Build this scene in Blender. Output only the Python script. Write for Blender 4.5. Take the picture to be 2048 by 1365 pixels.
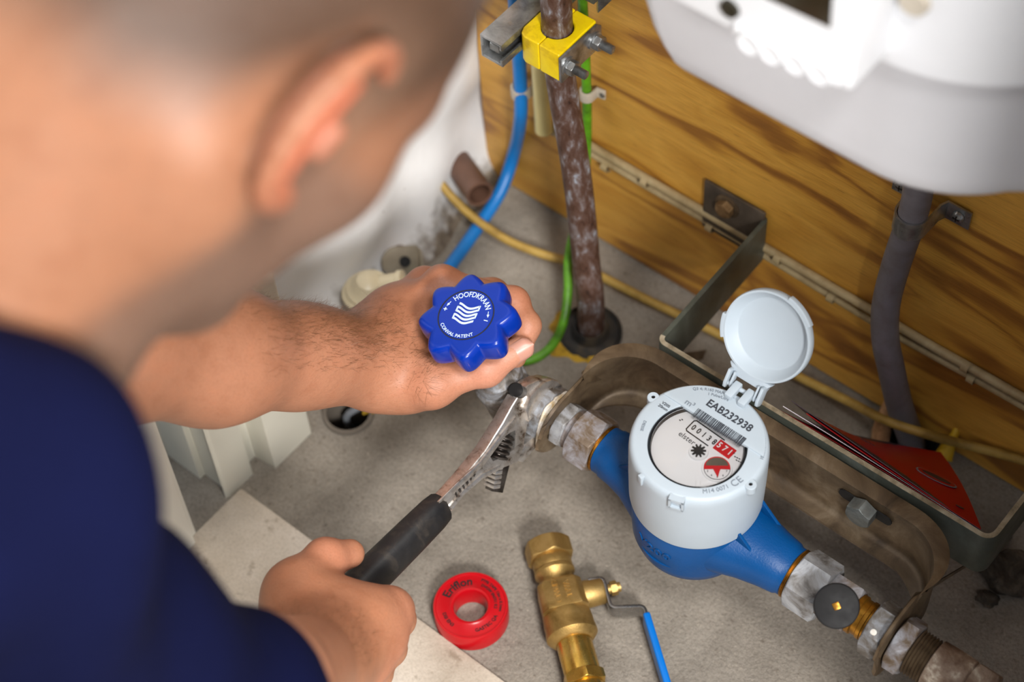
import bpy, bmesh, math, random
import numpy as np
from mathutils import Vector, Matrix
random.seed(7)
rng = np.random.default_rng(7)
for o in list(bpy.data.objects):
    bpy.data.objects.remove(o)
SC = bpy.context.scene
COL = SC.collection

# ------------------------------------------------------------------ camera
FPX, CAMH = 3800.0, 1.22
_dn = np.array([218, 2700, FPX]); _dn = _dn/np.linalg.norm(_dn)
_ax = -np.array([-7405, -4751, FPX]); _ax = _ax-_dn*(_ax@_dn); _ax /= np.linalg.norm(_ax)
ROT = np.array([_ax, np.cross(-_dn, _ax), -_dn])      # world = ROT @ (right, down, forward)
CAM = np.array([0, 0, CAMH])
cam_d = bpy.data.cameras.new('camera')
cam = bpy.data.objects.new('camera', cam_d); COL.objects.link(cam)
cam_d.sensor_fit = 'HORIZONTAL'; cam_d.sensor_width = 36.0
cam_d.lens = FPX/2048*36
mw = Matrix.Identity(4)
for i in range(3):
    mw[i][0] = ROT[i][0]; mw[i][1] = -ROT[i][1]; mw[i][2] = -ROT[i][2]; mw[i][3] = CAM[i]
cam.matrix_world = mw
cam_d.clip_start = .02
cam_d.dof.use_dof = True
cam_d.dof.focus_distance = 1.245
cam_d.dof.aperture_fstop = 4.2
cam_d.dof.aperture_blades = 9
SC.camera = cam

# ------------------------------------------------------------------ light
SC.view_settings.view_transform = 'Standard'
SC.view_settings.look = 'None'
SC.view_settings.exposure = 0.0
SC.view_settings.gamma = 1.0
SC.view_settings.use_curve_mapping = False
W = bpy.data.worlds.new('room_light'); SC.world = W; W.use_nodes = True
W.node_tree.nodes['Background'].inputs[0].default_value = (.80, .88, 1.0, 1)
W.node_tree.nodes['Background'].inputs[1].default_value = .50
def area(name, loc, target, size, power, color, spread=math.pi):
    d = bpy.data.lights.new(name, 'AREA'); d.shape = 'DISK'; d.size = size; d.energy = power; d.color = color
    d.spread = spread
    o = bpy.data.objects.new(name, d); COL.objects.link(o); o.location = loc
    o.rotation_euler = (Vector(target)-Vector(loc)).to_track_quat('-Z', 'Y').to_euler()
    return o
area('hall_lamp', (.78, -.34, 1.42), (-.42, .5, .15), .36, 42, (1, .975, .945))
area('overhead_fill', (.36, .05, 2.05), (-.45, .45, .1), .34, 27, (1, .975, .945))  # unseen lamp, added from above to brighten the threshold slab and floor
area('hall_ceiling_bounce', (-.75, -1.0, 2.3), (-.4, .4, .2), 1.6, 4, (.97, .98, 1))

# ------------------------------------------------------------------ pixel helpers: a ray of the photograph met with a real plane
def ray(px, py): return ROT @ np.array([(px-1024)/FPX, (py-682.5)/FPX, 1.0])
def Pz(px, py, z=0.): r = ray(px, py); return Vector(CAM+r*((z-CAMH)/r[2]))
def Py(px, py, y): r = ray(px, py); return Vector(CAM+r*(y/r[1]))
def Px(px, py, x): r = ray(px, py); return Vector(CAM+r*(x/r[0]))
def Pd(px, py, dep): return Vector(CAM+ray(px, py)*dep)

# ------------------------------------------------------------------ mesh helpers
def frame(axis, hint=(0, 0, 1)):
    a = Vector(axis).normalized(); h = Vector(hint)
    if abs(a.dot(h.normalized())) > .98: h = Vector((1, 0, 0)) if abs(a.x) < .9 else Vector((0, 1, 0))
    u = (h-a*a.dot(h)).normalized(); v = a.cross(u)
    return a, u, v
class G:
    def __init__(s): s.v = []; s.f = []
    def add(s, vs, fs):
        n = len(s.v); s.v += [tuple(p) for p in vs]; s.f += [tuple(i+n for i in f) for f in fs]; return s
    def box(s, c, size, axes=None):
        ax = axes or (Vector((1, 0, 0)), Vector((0, 1, 0)), Vector((0, 0, 1)))
        c = Vector(c); vs = []
        for i in (-1, 1):
            for j in (-1, 1):
                for k in (-1, 1):
                    vs.append(c+ax[0]*(i*size[0]/2)+ax[1]*(j*size[1]/2)+ax[2]*(k*size[2]/2))
        return s.add(vs, [(0, 1, 3, 2), (4, 6, 7, 5), (0, 4, 5, 1), (2, 3, 7, 6), (0, 2, 6, 4), (1, 5, 7, 3)])
    def rings(s, rings, closed=False, cap=True):
        n = len(rings[0]); vs = [p for r in rings for p in r]; fs = []
        m = len(rings)
        for i in range(m if closed else m-1):
            a = i*n; b = ((i+1) % m)*n
            for j in range(n):
                k = (j+1) % n
                fs.append((a+j, a+k, b+k, b+j))
        if cap and not closed:
            fs.append(tuple(reversed(range(n)))); fs.append(tuple(range((m-1)*n, m*n)))
        return s.add(vs, fs)
    def lathe(s, prof, org, axis, seg=40, closed=False, cap=True, hint=(0, 0, 1)):
        a, u, v = frame(axis, hint); org = Vector(org)
        R_ = []
        for r, h in prof:
            r = max(r, 1e-5)
            R_.append([org+a*h+u*(r*math.cos(2*math.pi*k/seg))+v*(r*math.sin(2*math.pi*k/seg)) for k in range(seg)])
        return s.rings(R_, closed, cap)
    def cyl(s, p, q, r, seg=24, bev=0., r2=None):
        p = Vector(p); q = Vector(q); L = (q-p).length; r2 = r if r2 is None else r2
        if bev: pr = [(r-bev, 0), (r, bev), (r2, L-bev), (r2-bev, L)]
        else: pr = [(r, 0), (r2, L)]
        return s.lathe(pr, p, q-p, seg)
    def tube(s, pts, r, seg=16, cap=True, sub=0):
        P_ = [Vector(p) for p in pts]
        rr = list(r) if hasattr(r, '__len__') else [r]*len(P_)
        if sub: P_, rr = smooth_path(P_, sub, rr)
        a, u, v = frame(P_[1]-P_[0]); R_ = []
        for i, p in enumerate(P_):
            t = (P_[min(i+1, len(P_)-1)]-P_[max(i-1, 0)]).normalized()
            u = (u-t*t.dot(u)).normalized(); w = t.cross(u)
            R_.append([p+u*(rr[i]*math.cos(2*math.pi*k/seg))+w*(rr[i]*math.sin(2*math.pi*k/seg)) for k in range(seg)])
        return s.rings(R_, cap=cap)
    def prism(s, poly, org, ux, uy, thick, bev=0.):
        """poly in (ux,uy) plane, extruded symmetric along the normal; small chamfer bev."""
        ux = Vector(ux); uy = Vector(uy); n = ux.cross(uy).normalized(); org = Vector(org)
        def lay(pl, h): return [org+ux*x+uy*y+n*h for x, y in pl]
        if bev:
            ins = inset(poly, bev)
            L = [lay(ins, -thick/2), lay(poly, -thick/2+bev), lay(poly, thick/2-bev), lay(ins, thick/2)]
        else: L = [lay(poly, -thick/2), lay(poly, thick/2)]
        return s.rings(L)
    def hexnut(s, org, axis, h, af, chamf=(1, 1), hint=(0, 0, 1), seg=48, phase=0., bore=0.):
        a, u, v = frame(axis, hint); org = Vector(org); ri = af/2
        ch = (1.1547-1.0)*ri/1.7; hs = []
        k = 5
        if chamf[0]: hs += [ch*i/k for i in range(k+1)]
        else: hs += [0]
        if chamf[1]: hs += [h-ch*(k-i)/k for i in range(k+1)]
        else: hs += [h]
        R_ = []
        for x in hs:
            lim = 9
            if chamf[0]: lim = min(lim, ri*1.0+x*1.7)
            if chamf[1]: lim = min(lim, ri*1.0+(h-x)*1.7)
            ring = []
            for j in range(seg):
                t = 2*math.pi*j/seg
                d = (t+phase) % (math.pi/3)-math.pi/6
                r = min(ri/math.cos(d), lim)
                ring.append(org+a*x+u*(r*math.cos(t))+v*(r*math.sin(t)))
            R_.append(ring)
        return s.rings(R_)
    def obj(s, name, mat, parent=None, smooth=38, bev=0., bseg=2):
        me = bpy.data.meshes.new(name); me.from_pydata(s.v, [], s.f)
        if bev:
            bm = bmesh.new(); bm.from_mesh(me); bmesh.ops.recalc_face_normals(bm, faces=bm.faces)
            es = [e for e in bm.edges if len(e.link_faces) == 2 and e.calc_face_angle(0) > .6]
            bmesh.ops.bevel(bm, geom=es, offset=bev, segments=bseg, profile=.6, affect='EDGES', clamp_overlap=True)
            bm.to_mesh(me); bm.free()
        else:
            bm = bmesh.new(); bm.from_mesh(me); bmesh.ops.recalc_face_normals(bm, faces=bm.faces); bm.to_mesh(me); bm.free()
        return link(name, me, mat, parent, smooth)
def link(name, me, mat, parent=None, smooth=38):
    if smooth:
        me.shade_smooth()
        if smooth < 180: me.set_sharp_from_angle(angle=math.radians(smooth))
    else: me.shade_flat()
    if mat and not me.materials: me.materials.append(mat)
    o = bpy.data.objects.new(name, me); COL.objects.link(o)
    if parent: adopt(o, parent)
    return o
def world_loc(o):
    l = Vector(o.location)
    return l
def adopt(o, parent):
    o.parent = parent
    if parent.type == 'EMPTY': o.matrix_parent_inverse = Matrix.Translation(-Vector(parent.location))
    return o
def thing(name, label, cat, loc=(0, 0, 0), group=None):
    o = bpy.data.objects.new(name, None); COL.objects.link(o); o.location = loc; o.empty_display_size = .01
    o['label'] = label; o['category'] = cat
    if group: o['group'] = group
    return o
def tag(o, label, cat, group=None):
    o['label'] = label; o['category'] = cat
    if group: o['group'] = group
    return o
def struct(o, label=None, cat=None):
    o['kind'] = 'structure'
    if label: o['label'] = label
    if cat: o['category'] = cat
    return o
def inset(poly, d):
    n = len(poly); out = []
    A = sum(poly[i][0]*poly[(i+1) % n][1]-poly[(i+1) % n][0]*poly[i][1] for i in range(n))
    sg = 1 if A > 0 else -1
    for i in range(n):
        p0 = Vector(poly[i-1]); p1 = Vector(poly[i]); p2 = Vector(poly[(i+1) % n])
        e1 = (p1-p0); e2 = (p2-p1)
        if e1.length < 1e-9 or e2.length < 1e-9: out.append(tuple(p1)); continue
        e1.normalize(); e2.normalize()
        n1 = Vector((-e1.y, e1.x))*sg; n2 = Vector((-e2.y, e2.x))*sg
        m = n1+n2
        if m.length < 1e-6: m = n1
        m.normalize(); c = max(.4, m.dot(n1))
        q = p1+m*(d/c); out.append((q.x, q.y))
    return out
def smooth_path(P_, sub, rr=None):
    out = []; ro = []; n = len(P_)
    for i in range(n-1):
        p0 = P_[max(i-1, 0)]; p1 = P_[i]; p2 = P_[i+1]; p3 = P_[min(i+2, n-1)]
        for k in range(sub):
            t = k/sub
            out.append(.5*((2*p1)+(p2-p0)*t+(2*p0-5*p1+4*p2-p3)*t*t+(3*p1-p0-3*p2+p3)*t**3))
            if rr: ro.append(rr[i]*(1-t)+rr[i+1]*t)
    out.append(P_[-1])
    if rr: ro.append(rr[-1]); return out, ro
    return out
def fillet(pts, rad, seg=6):
    out = []; n = len(pts)
    for i, p in enumerate(pts):
        p = Vector(p)
        r = rad[i] if hasattr(rad, '__len__') else rad
        if i in (0, n-1) or not r: out.append(p); continue
        a = (Vector(pts[i-1])-p).normalized(); b = (Vector(pts[i+1])-p).normalized()
        ang = a.angle(b); t = r/math.tan(ang/2)
        c = p+(a+b).normalized()*(r/math.sin(ang/2))
        s = p+a*t-c; e = p+b*t-c; w = s.angle(e)
        for k in range(seg+1):
            f = k/seg
            out.append(c+(s*math.sin((1-f)*w)+e*math.sin(f*w))/math.sin(w))
    return out
def circle(r, n, c=(0, 0), a0=0., a1=2*math.pi):
    full = abs(a1-a0-2*math.pi) < 1e-6
    return [(c[0]+r*math.cos(a0+(a1-a0)*k/(n if full else n-1)), c[1]+r*math.sin(a0+(a1-a0)*k/(n if full else n-1))) for k in range(n)]
def strip(g, pts, z0, z1, th):
    """vertical steel strip along plan polyline"""
    P_ = [Vector((p[0], p[1])) for p in pts]; n = len(P_); L = []; R_ = []
    for i in range(n):
        t1 = (P_[i]-P_[i-1]).normalized() if i else (P_[1]-P_[0]).normalized()
        t2 = (P_[i+1]-P_[i]).normalized() if i < n-1 else t1
        m = Vector((-(t1+t2).y, (t1+t2).x)).normalized(); c = max(.5, m.dot(Vector((-t1.y, t1.x))))
        L.append(P_[i]+m*(th/2/c)); R_.append(P_[i]-m*(th/2/c))
    rings = []
    for i in range(n):
        rings.append([(L[i].x, L[i].y, z0), (R_[i].x, R_[i].y, z0), (R_[i].x, R_[i].y, z1), (L[i].x, L[i].y, z1)])
    return g.rings(rings)
_txt = {}
def text_mesh(s, size, extrude=0., bold=0., align='CENTER', shear=0.):
    c = bpy.data.curves.new('t', 'FONT'); c.body = s; c.size = size; c.align_x = align; c.align_y = 'CENTER'
    c.extrude = extrude; c.offset = bold; c.resolution_u = 3; c.shear = shear
    o = bpy.data.objects.new('t', c); COL.objects.link(o)
    dg = bpy.context.evaluated_depsgraph_get(); dg.update()
    me = bpy.data.meshes.new_from_object(o.evaluated_get(dg))
    bpy.data.objects.remove(o); bpy.data.curves.remove(c)
    return me
def text(name, s, size, org, ux, uy, mat, parent, bend=None, extrude=.00012, bold=0., align='CENTER', shear=0., xs=1., warp=None):
    """flat lettering in the plane (ux,uy); bend=(cx,cy,r,theta0,dir) maps it on an arc"""
    me = text_mesh(s, size, extrude, bold, align, shear)
    ux = Vector(ux).normalized(); uy = Vector(uy).normalized(); n = ux.cross(uy); org = Vector(org)
    for v in me.vertices:
        x, y, z = v.co; x *= xs
        if warp: v.co = warp(x, y, z); continue
        if bend:
            r, th, d = bend
            if d > 0: a = th-x/r; x, y = (r+y)*math.cos(a), (r+y)*math.sin(a)
            else: a = th+x/r; x, y = (r-y)*math.cos(a), (r-y)*math.sin(a)
        v.co = org+ux*x+uy*y+n*z
    me.materials.clear()
    return link(name, me, mat, parent, 0)

# ------------------------------------------------------------------ materials
def lin(c):
    return tuple(((x/255)/12.92 if x/255 <= .04045 else ((x/255+.055)/1.055)**2.4) for x in c)+(1,)
class NT:
    def __init__(s, name):
        s.m = bpy.data.materials.new(name); s.m.use_nodes = True; s.t = s.m.node_tree; s.b = s.t.nodes['Principled BSDF']
        s.co = None
    def n(s, kind, **kw):
        x = s.t.nodes.new(kind)
        for k, v in kw.items():
            if k.startswith('_'): setattr(x, k[1:], v)
            else: x.inputs[k.replace('__', ' ')].default_value = v
        return x
    def l(s, a, b): s.t.links.new(a, b)
    def coord(s, scale=(1, 1, 1), rot=(0, 0, 0)):
        if s.co is None: s.co = s.t.nodes.new('ShaderNodeTexCoord')
        mp = s.t.nodes.new('ShaderNodeMapping'); mp.inputs['Scale'].default_value = scale; mp.inputs['Rotation'].default_value = rot
        s.l(s.co.outputs['Object'], mp.inputs[0]); return mp.outputs[0]
    def noise(s, scale, detail=4, rough=.6, dist=0., vec=None):
        x = s.n('ShaderNodeTexNoise', Scale=scale, Detail=detail, Roughness=rough, Distortion=dist)
        s.l(vec if vec is not None else s.coord(), x.inputs['Vector']); return x.outputs[0]
    def ramp(s, fac, stops, interp='LINEAR'):
        r = s.n('ShaderNodeValToRGB'); e = r.color_ramp.elements; r.color_ramp.interpolation = interp
        while len(e) < len(stops): e.new(.5)
        for i, (p, c) in enumerate(stops):
            e[i].position = p; e[i].color = c if len(c) == 4 else tuple(c)+(1,)
        s.l(fac, r.inputs[0]); return r.outputs[0]
    def mask(s, fac, lo, hi):
        r = s.n('ShaderNodeMapRange'); r.inputs[1].default_value = lo; r.inputs[2].default_value = hi
        s.l(fac, r.inputs[0]); return r.outputs[0]
    def mix(s, fac, a, b, blend='MIX'):
        x = s.t.nodes.new('ShaderNodeMix'); x.data_type = 'RGBA'; x.blend_type = blend
        for sock, val in ((x.inputs[0], fac), (x.inputs[6], a), (x.inputs[7], b)):
            if isinstance(val, bpy.types.NodeSocket): s.l(val, sock)
            else: sock.default_value = val
        return x.outputs[2]
    def math(s, op, a, b=0.):
        x = s.t.nodes.new('ShaderNodeMath'); x.operation = op
        for i, v in enumerate((a, b)):
            if isinstance(v, bpy.types.NodeSocket): s.l(v, x.inputs[i])
            else: x.inputs[i].default_value = v
        return x.outputs[0]
    def bump(s, h, strength=.3, dist=.001, chain=None):
        x = s.n('ShaderNodeBump', Strength=strength, Distance=dist); s.l(h, x.inputs['Height'])
        if chain is not None: s.l(chain, x.inputs['Normal'])
        s.l(x.outputs[0], s.b.inputs['Normal']); return x.outputs[0]
    def set(s, **kw):
        for k, v in kw.items():
            i = s.b.inputs[k.replace('__', ' ')]
            if isinstance(v, bpy.types.NodeSocket): s.l(v, i)
            else: i.default_value = v
        return s
def plain(name, rgb, rough=.5, metal=0., spec=.5, var=.12, vs=40., bump=0., bs=300., coat=0., sss=0.):
    t = NT(name); c = lin(rgb)
    f = t.mask(t.noise(vs, 3), .3, .7)
    d = tuple(x*(1-var) for x in c[:3])+(1,); e = tuple(min(1, x*(1+var)) for x in c[:3])+(1,)
    t.set(Base__Color=t.mix(f, d, e), Roughness=rough, Metallic=metal)
    t.b.inputs['Specular IOR Level'].default_value = spec
    if coat: t.set(Coat__Weight=coat, Coat__Roughness=.1)
    if bump: t.bump(t.noise(bs, 3), bump, .0006)
    return t.m
def mottled(name, cols, scale, rough=(.4, .6), metal=0., detail=6, bump=.2, bs=None, dist=.5, bd=.0006, stretch=(1, 1, 1), spec=.5):
    """patchy worn surface: a colour ramp over layered noise"""
    t = NT(name); vec = t.coord(stretch)
    f = t.noise(scale, detail, .65, dist, vec)
    n = len(cols); lo, hi = .32, .68
    st = [(lo+(hi-lo)*i/(n-1), lin(c)) for i, c in enumerate(cols)]
    t.set(Base__Color=t.ramp(f, st), Metallic=metal)
    t.b.inputs['Specular IOR Level'].default_value = spec
    r = t.n('ShaderNodeMapRange'); r.inputs[1].default_value = .3; r.inputs[2].default_value = .7
    r.inputs[3].default_value = rough[0]; r.inputs[4].default_value = rough[1]; t.l(t.noise(scale*1.7, 4), r.inputs[0])
    t.set(Roughness=r.outputs[0])
    if bump: t.bump(t.noise(bs or scale*5, 4), bump, bd)
    return t.m
# ================================================================== materials
M = {}
# concrete floor: grey-brown, sandy grains, stains
t = NT('concrete')
base = t.ramp(t.noise(9, 6, .65, .4), [(.3, lin((122, 114, 104))), (.5, lin((150, 142, 131))), (.7, lin((172, 163, 151)))])
fine = t.ramp(t.noise(420, 4, .7), [(.3, (.62, .60, .58)), (.52, (1, 1, 1)), (.72, (1.25, 1.22, 1.18))])
c = t.mix(.75, base, fine, 'MULTIPLY')
sp = t.mask(t.noise(150, 4, .6), .60, .72); c = t.mix(t.math('MULTIPLY', sp, .6), c, lin((92, 80, 68)))
sp2 = t.mask(t.noise(190, 3, .6), .66, .72); c = t.mix(t.math('MULTIPLY', sp2, .5), c, lin((196, 184, 166)))
st = t.mask(t.noise(4.3, 5, .6, .8), .56, .72); c = t.mix(t.math('MULTIPLY', st, .45), c, lin((84, 74, 64)))
t.set(Base__Color=c, Roughness=.92); t.b.inputs['Specular IOR Level'].default_value = .25
h = t.math('ADD', t.math('MULTIPLY', t.noise(40, 6, .65), .9), t.math('MULTIPLY', t.noise(330, 5, .75), .6))
t.bump(h, 1., .003)
M['concrete'] = t.m
t = NT('threshold_stone')
c = t.ramp(t.noise(14, 6, .6), [(.3, lin((176, 163, 146))), (.55, lin((206, 194, 178))), (.75, lin((222, 211, 198)))])
d = t.mask(t.noise(70, 4, .6), .60, .70); c = t.mix(t.math('MULTIPLY', d, .6), c, lin((128, 112, 92)))
c = t.mix(.35, c, t.ramp(t.noise(500, 3, .6), [(.35, (.6, .58, .55)), (.55, (1, 1, 1))]), 'MULTIPLY')
t.set(Base__Color=c, Roughness=.85); t.bump(t.noise(260, 5, .65), .5, .0012)
M['stone'] = t.m
# plaster wall: white paint, bare mortar at the foot
t = NT('white_plaster')
c = t.ramp(t.noise(6, 4), [(.3, lin((214, 214, 214))), (.7, lin((236, 236, 236)))])
sep = t.n('ShaderNodeSeparateXYZ'); t.l(t.coord(), sep.inputs[0])
hgt = t.math('ADD', sep.outputs[2], t.math('MULTIPLY', t.math('SUBTRACT', t.noise(22, 5, .65), .5), .10))
bare = t.mask(hgt, .026, .002)
c = t.mix(bare, c, t.ramp(t.noise(120, 4), [(.3, lin((92, 80, 68))), (.7, lin((140, 128, 112)))]))
sc = t.mask(t.noise(60, 3), .70, .73); c = t.mix(t.math('MULTIPLY', sc, .5), c, lin((120, 110, 100)))
t.set(Base__Color=c, Roughness=.55); t.bump(t.noise(35, 5, .55), .35, .003)
M['plaster'] = t.m
# plywood: long rotary-cut figure along X
t = NT('plywood')
vec = t.coord((1.6, 1, 6.5))
big = t.noise(2.0, 2.5, .5, .8, vec)
w = t.math('FRACT', t.math('MULTIPLY', big, 4.))
tri = t.math('ABSOLUTE', t.math('SUBTRACT', t.math('MULTIPLY', w, 2), 1))
band = t.noise(1.6, 4, .6, .6, t.coord((2.4, 1, 10.)))
f = t.math('ADD', t.math('MULTIPLY', tri, .34), t.math('MULTIPLY', band, .72))
c = t.ramp(f, [(.30, lin((208, 150, 58))), (.46, lin((224, 170, 74))), (.58, lin((206, 150, 58))), (.655, lin((164, 110, 42))), (.80, lin((132, 84, 36)))])
fib = t.noise(60, 5, .7, .2, t.coord((.9, 1, 40)))
c = t.mix(.75, c, t.ramp(fib, [(.3, (.62, .57, .48)), (.52, (1, 1, 1)), (.72, (1.2, 1.17, 1.08))]), 'MULTIPLY')
fl = t.mask(t.noise(90, 2, .5, 0, t.coord((.5, 1, 6))), .70, .74); c = t.mix(t.math('MULTIPLY', fl, .6), c, lin((92, 56, 22)))
t.set(Base__Color=c, Roughness=.5); t.bump(fib, .18, .0008)
M['ply'] = t.m
M['cream_paint'] = plain('cream_paint', (226, 223, 208), .35, var=.04, vs=15)
M['door_paint'] = plain('door_paint', (236, 234, 224), .35, var=.03, vs=10)
M['wall_paint'] = plain('wall_paint', (214, 212, 204), .7, var=.04, vs=6, bump=.2, bs=60)
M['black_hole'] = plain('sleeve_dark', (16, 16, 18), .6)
M['rubber'] = mottled('rubber_dirty', [(20, 19, 19), (34, 32, 30), (70, 60, 46)], 40, (.6, .9))
M['foam'] = mottled('foam_yellow', [(110, 84, 20), (176, 138, 30), (200, 160, 50)], 60, (.8, .9), bump=.8, bd=.004)
M['galv'] = mottled('galvanised', [(74, 66, 56), (104, 98, 92), (136, 138, 142), (164, 170, 178)], 70, (.45, .65), .2, bump=.35, bs=200)
M['galv2'] = mottled('galvanised_rusty', [(82, 62, 40), (110, 95, 80), (138, 134, 136), (166, 168, 174)], 70, (.45, .65), .25, bump=.4, bs=160)
M['zinc_white'] = mottled('chalky_zinc', [(74, 67, 62), (128, 126, 124), (156, 158, 162), (172, 174, 176)], 60, (.5, .7), .25, bump=.3, bs=150)
M['zinc'] = mottled('zinc_plated', [(120, 120, 118), (158, 160, 160), (188, 190, 192)], 60, (.25, .4), .85, bump=.1)
M['brown_steel'] = mottled('brown_steel', [(62, 50, 37), (88, 72, 54), (108, 91, 70), (128, 112, 92)], 26, (.4, .6), .35, bump=.25, bs=260)
M['frame_steel'] = mottled('painted_strip_steel', [(62, 66, 58), (78, 82, 74), (100, 106, 100)], 18, (.4, .55), .2, bump=.15)
M['strip_edge'] = mottled('worn_strip_edge', [(96, 84, 64), (142, 130, 108), (170, 160, 140)], 70, (.5, .7), .1)
M['dark_plate'] = mottled('dark_plate', [(62, 54, 46), (82, 72, 62), (100, 90, 78)], 30, (.45, .6), .3)
M['copper'] = mottled('old_copper', [(52, 34, 26), (84, 58, 46), (96, 72, 62), (124, 112, 110), (166, 174, 186)], 85, (.4, .62), .25, stretch=(1.6, 1.6, .7), bump=.25, bs=260, dist=.4, detail=10)
M['grey_pipe'] = mottled('grey_pvc_dirty', [(74, 60, 46), (98, 92, 94), (110, 106, 112), (122, 118, 124)], 16, (.4, .6), 0, bump=.1)
M['yellow'] = mottled('yellow_plastic', [(196, 158, 8), (240, 206, 8), (250, 220, 12), (252, 224, 20)], 28, (.3, .45), 0, bump=.05)
M['blue_hose'] = plain('blue_pipe_plastic', (18, 116, 192), .38, var=.1)
M['green'] = mottled('green_wire', [(44, 74, 12), (84, 142, 20), (104, 176, 28)], 30, (.4, .5), 0, bump=.05)
M['cable'] = mottled('yellowed_cable', [(120, 92, 36), (168, 136, 64), (186, 156, 84)], 30, (.45, .6), 0, bump=.1, stretch=(1, 1, 1))
M['conduit'] = mottled('beige_conduit', [(138, 118, 82), (164, 144, 106), (180, 162, 124)], 40, (.45, .6), 0, bump=.1)
M['cream_tube'] = plain('cream_tube', (238, 224, 160), .45, var=.05)
M['clip_grey'] = plain('clip_plastic', (188, 178, 162), .5, var=.15)
M['brown_pipe'] = plain('brown_pipe', (98, 70, 56), .5, var=.25)
M['cream_plastic'] = plain('cream_plastic', (222, 210, 178), .35, var=.05)
M['knob_blue'] = plain('knob_blue', (0, 46, 152), .24, spec=.4, var=.03)
M['knob_disc'] = plain('knob_disc_blue', (0, 46, 154), .45, var=.05)
M['dirt'] = plain('dirt_ring', (34, 34, 36), .8, var=.4, vs=900)
M['print_white'] = plain('print_white', (204, 222, 240), .5, var=.03)
M['print_grey'] = plain('print_grey', (46, 50, 58), .6, var=.05)
M['print_faint'] = plain('print_faint', (112, 120, 130), .6, var=.05)
M['print_black'] = plain('print_black', (18, 18, 20), .6, var=.05)
M['chrome'] = mottled('wrench_steel', [(96, 78, 62), (186, 178, 170), (206, 200, 194), (214, 210, 206), (218, 214, 210)], 110, (.24, .38), .85, bump=.06, bs=500)
M['dark_steel'] = mottled('worm_steel', [(48, 42, 38), (84, 78, 74), (120, 114, 110)], 90, (.3, .5), .9, bump=.1)
M['black_grip'] = mottled('black_grip', [(22, 22, 24), (30, 29, 30), (58, 52, 46)], 60, (.45, .6), 0, bump=.15, bs=900)
M['ptfe'] = mottled('ptfe_strands', [(196, 170, 120), (226, 218, 204), (240, 238, 232)], 120, (.5, .7), 0, bump=.6, bs=900)
M['meter_blue'] = plain('meter_blue', (0, 66, 122), .40, spec=.28, var=.08, bump=.35, bs=700)
M['meter_grey'] = plain('meter_grey', (170, 181, 190), .42, spec=.35, var=.02)
M['dial_white'] = plain('dial_white', (238, 238, 240), .3, var=.02)
M['gasket'] = plain('black_gasket', (16, 17, 20), .25)
M['red_print'] = plain('red_print', (206, 14, 28), .4, var=.05)
M['mirror_grey'] = plain('sensor_grey', (128, 122, 110), .25, metal=.6)
M['brass_dull'] = mottled('cast_brass', [(140, 110, 58), (172, 140, 82), (190, 158, 100)], 50, (.40, .52), .8, bump=.25, bs=900)
M['brass'] = mottled('machined_brass', [(172, 134, 56), (200, 160, 76), (216, 178, 96)], 40, (.22, .32), .9, bump=.03)
M['brass_old'] = mottled('aged_brass', [(92, 60, 20), (150, 104, 34), (186, 134, 48)], 60, (.25, .4), .85, bump=.1)
M['lever_steel'] = mottled('stainless', [(120, 118, 116), (150, 148, 146), (170, 168, 166)], 40, (.22, .35), .95, bump=.03)
M['lever_blue'] = plain('lever_blue', (0, 108, 196), .35, var=.04)
M['tape_red'] = plain('tape_red', (182, 10, 22), .28, var=.05)
M['book_red'] = plain('booklet_red', (158, 0, 8), .32, spec=.22, var=.06, vs=12)
M['paper'] = plain('paper_white', (222, 214, 220), .6, var=.03)
M['paper_dark'] = plain('paper_purple_print', (46, 32, 44), .35, var=.2)
M['black_cap'] = mottled('black_cap', [(14, 13, 14), (18, 17, 18), (26, 24, 24)], 60, (.55, .7), 0, bump=.1, spec=.3)
M['crust'] = mottled('limescale_crust', [(76, 54, 40), (110, 88, 72), (140, 122, 106), (214, 204, 186)], 42, (.6, .85), .1, bump=.8, bs=150, bd=.002)
M['box_white'] = plain('box_white', (222, 223, 226), .4, var=.015)
M['box_grey'] = plain('box_light_grey', (206, 206, 210), .5, var=.015)
M['lcd'] = plain('lcd_window', (34, 30, 18), .25, var=.1)
M['rubble'] = mottled('rubble', [(44, 38, 32), (70, 62, 52), (100, 90, 78)], 60, (.9, 1), 0, bump=1., bs=200, bd=.003)
M['wire_tip'] = plain('earth_metal', (150, 140, 122), .4, metal=.5, var=.2)
def glass_mat():
    m = bpy.data.materials.new('dial_glass'); m.use_nodes = True; t = m.node_tree; t.nodes.clear()
    o = t.nodes.new('ShaderNodeOutputMaterial'); mx = t.nodes.new('ShaderNodeMixShader')
    tr = t.nodes.new('ShaderNodeBsdfTransparent'); gl = t.nodes.new('ShaderNodeBsdfGlossy'); gl.inputs['Roughness'].default_value = .04
    fr = t.nodes.new('ShaderNodeFresnel'); fr.inputs[0].default_value = 1.45
    t.links.new(fr.outputs[0], mx.inputs[0]); t.links.new(tr.outputs[0], mx.inputs[1]); t.links.new(gl.outputs[0], mx.inputs[2])
    t.links.new(mx.outputs[0], o.inputs[0]); return m
M['glass'] = glass_mat()

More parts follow.
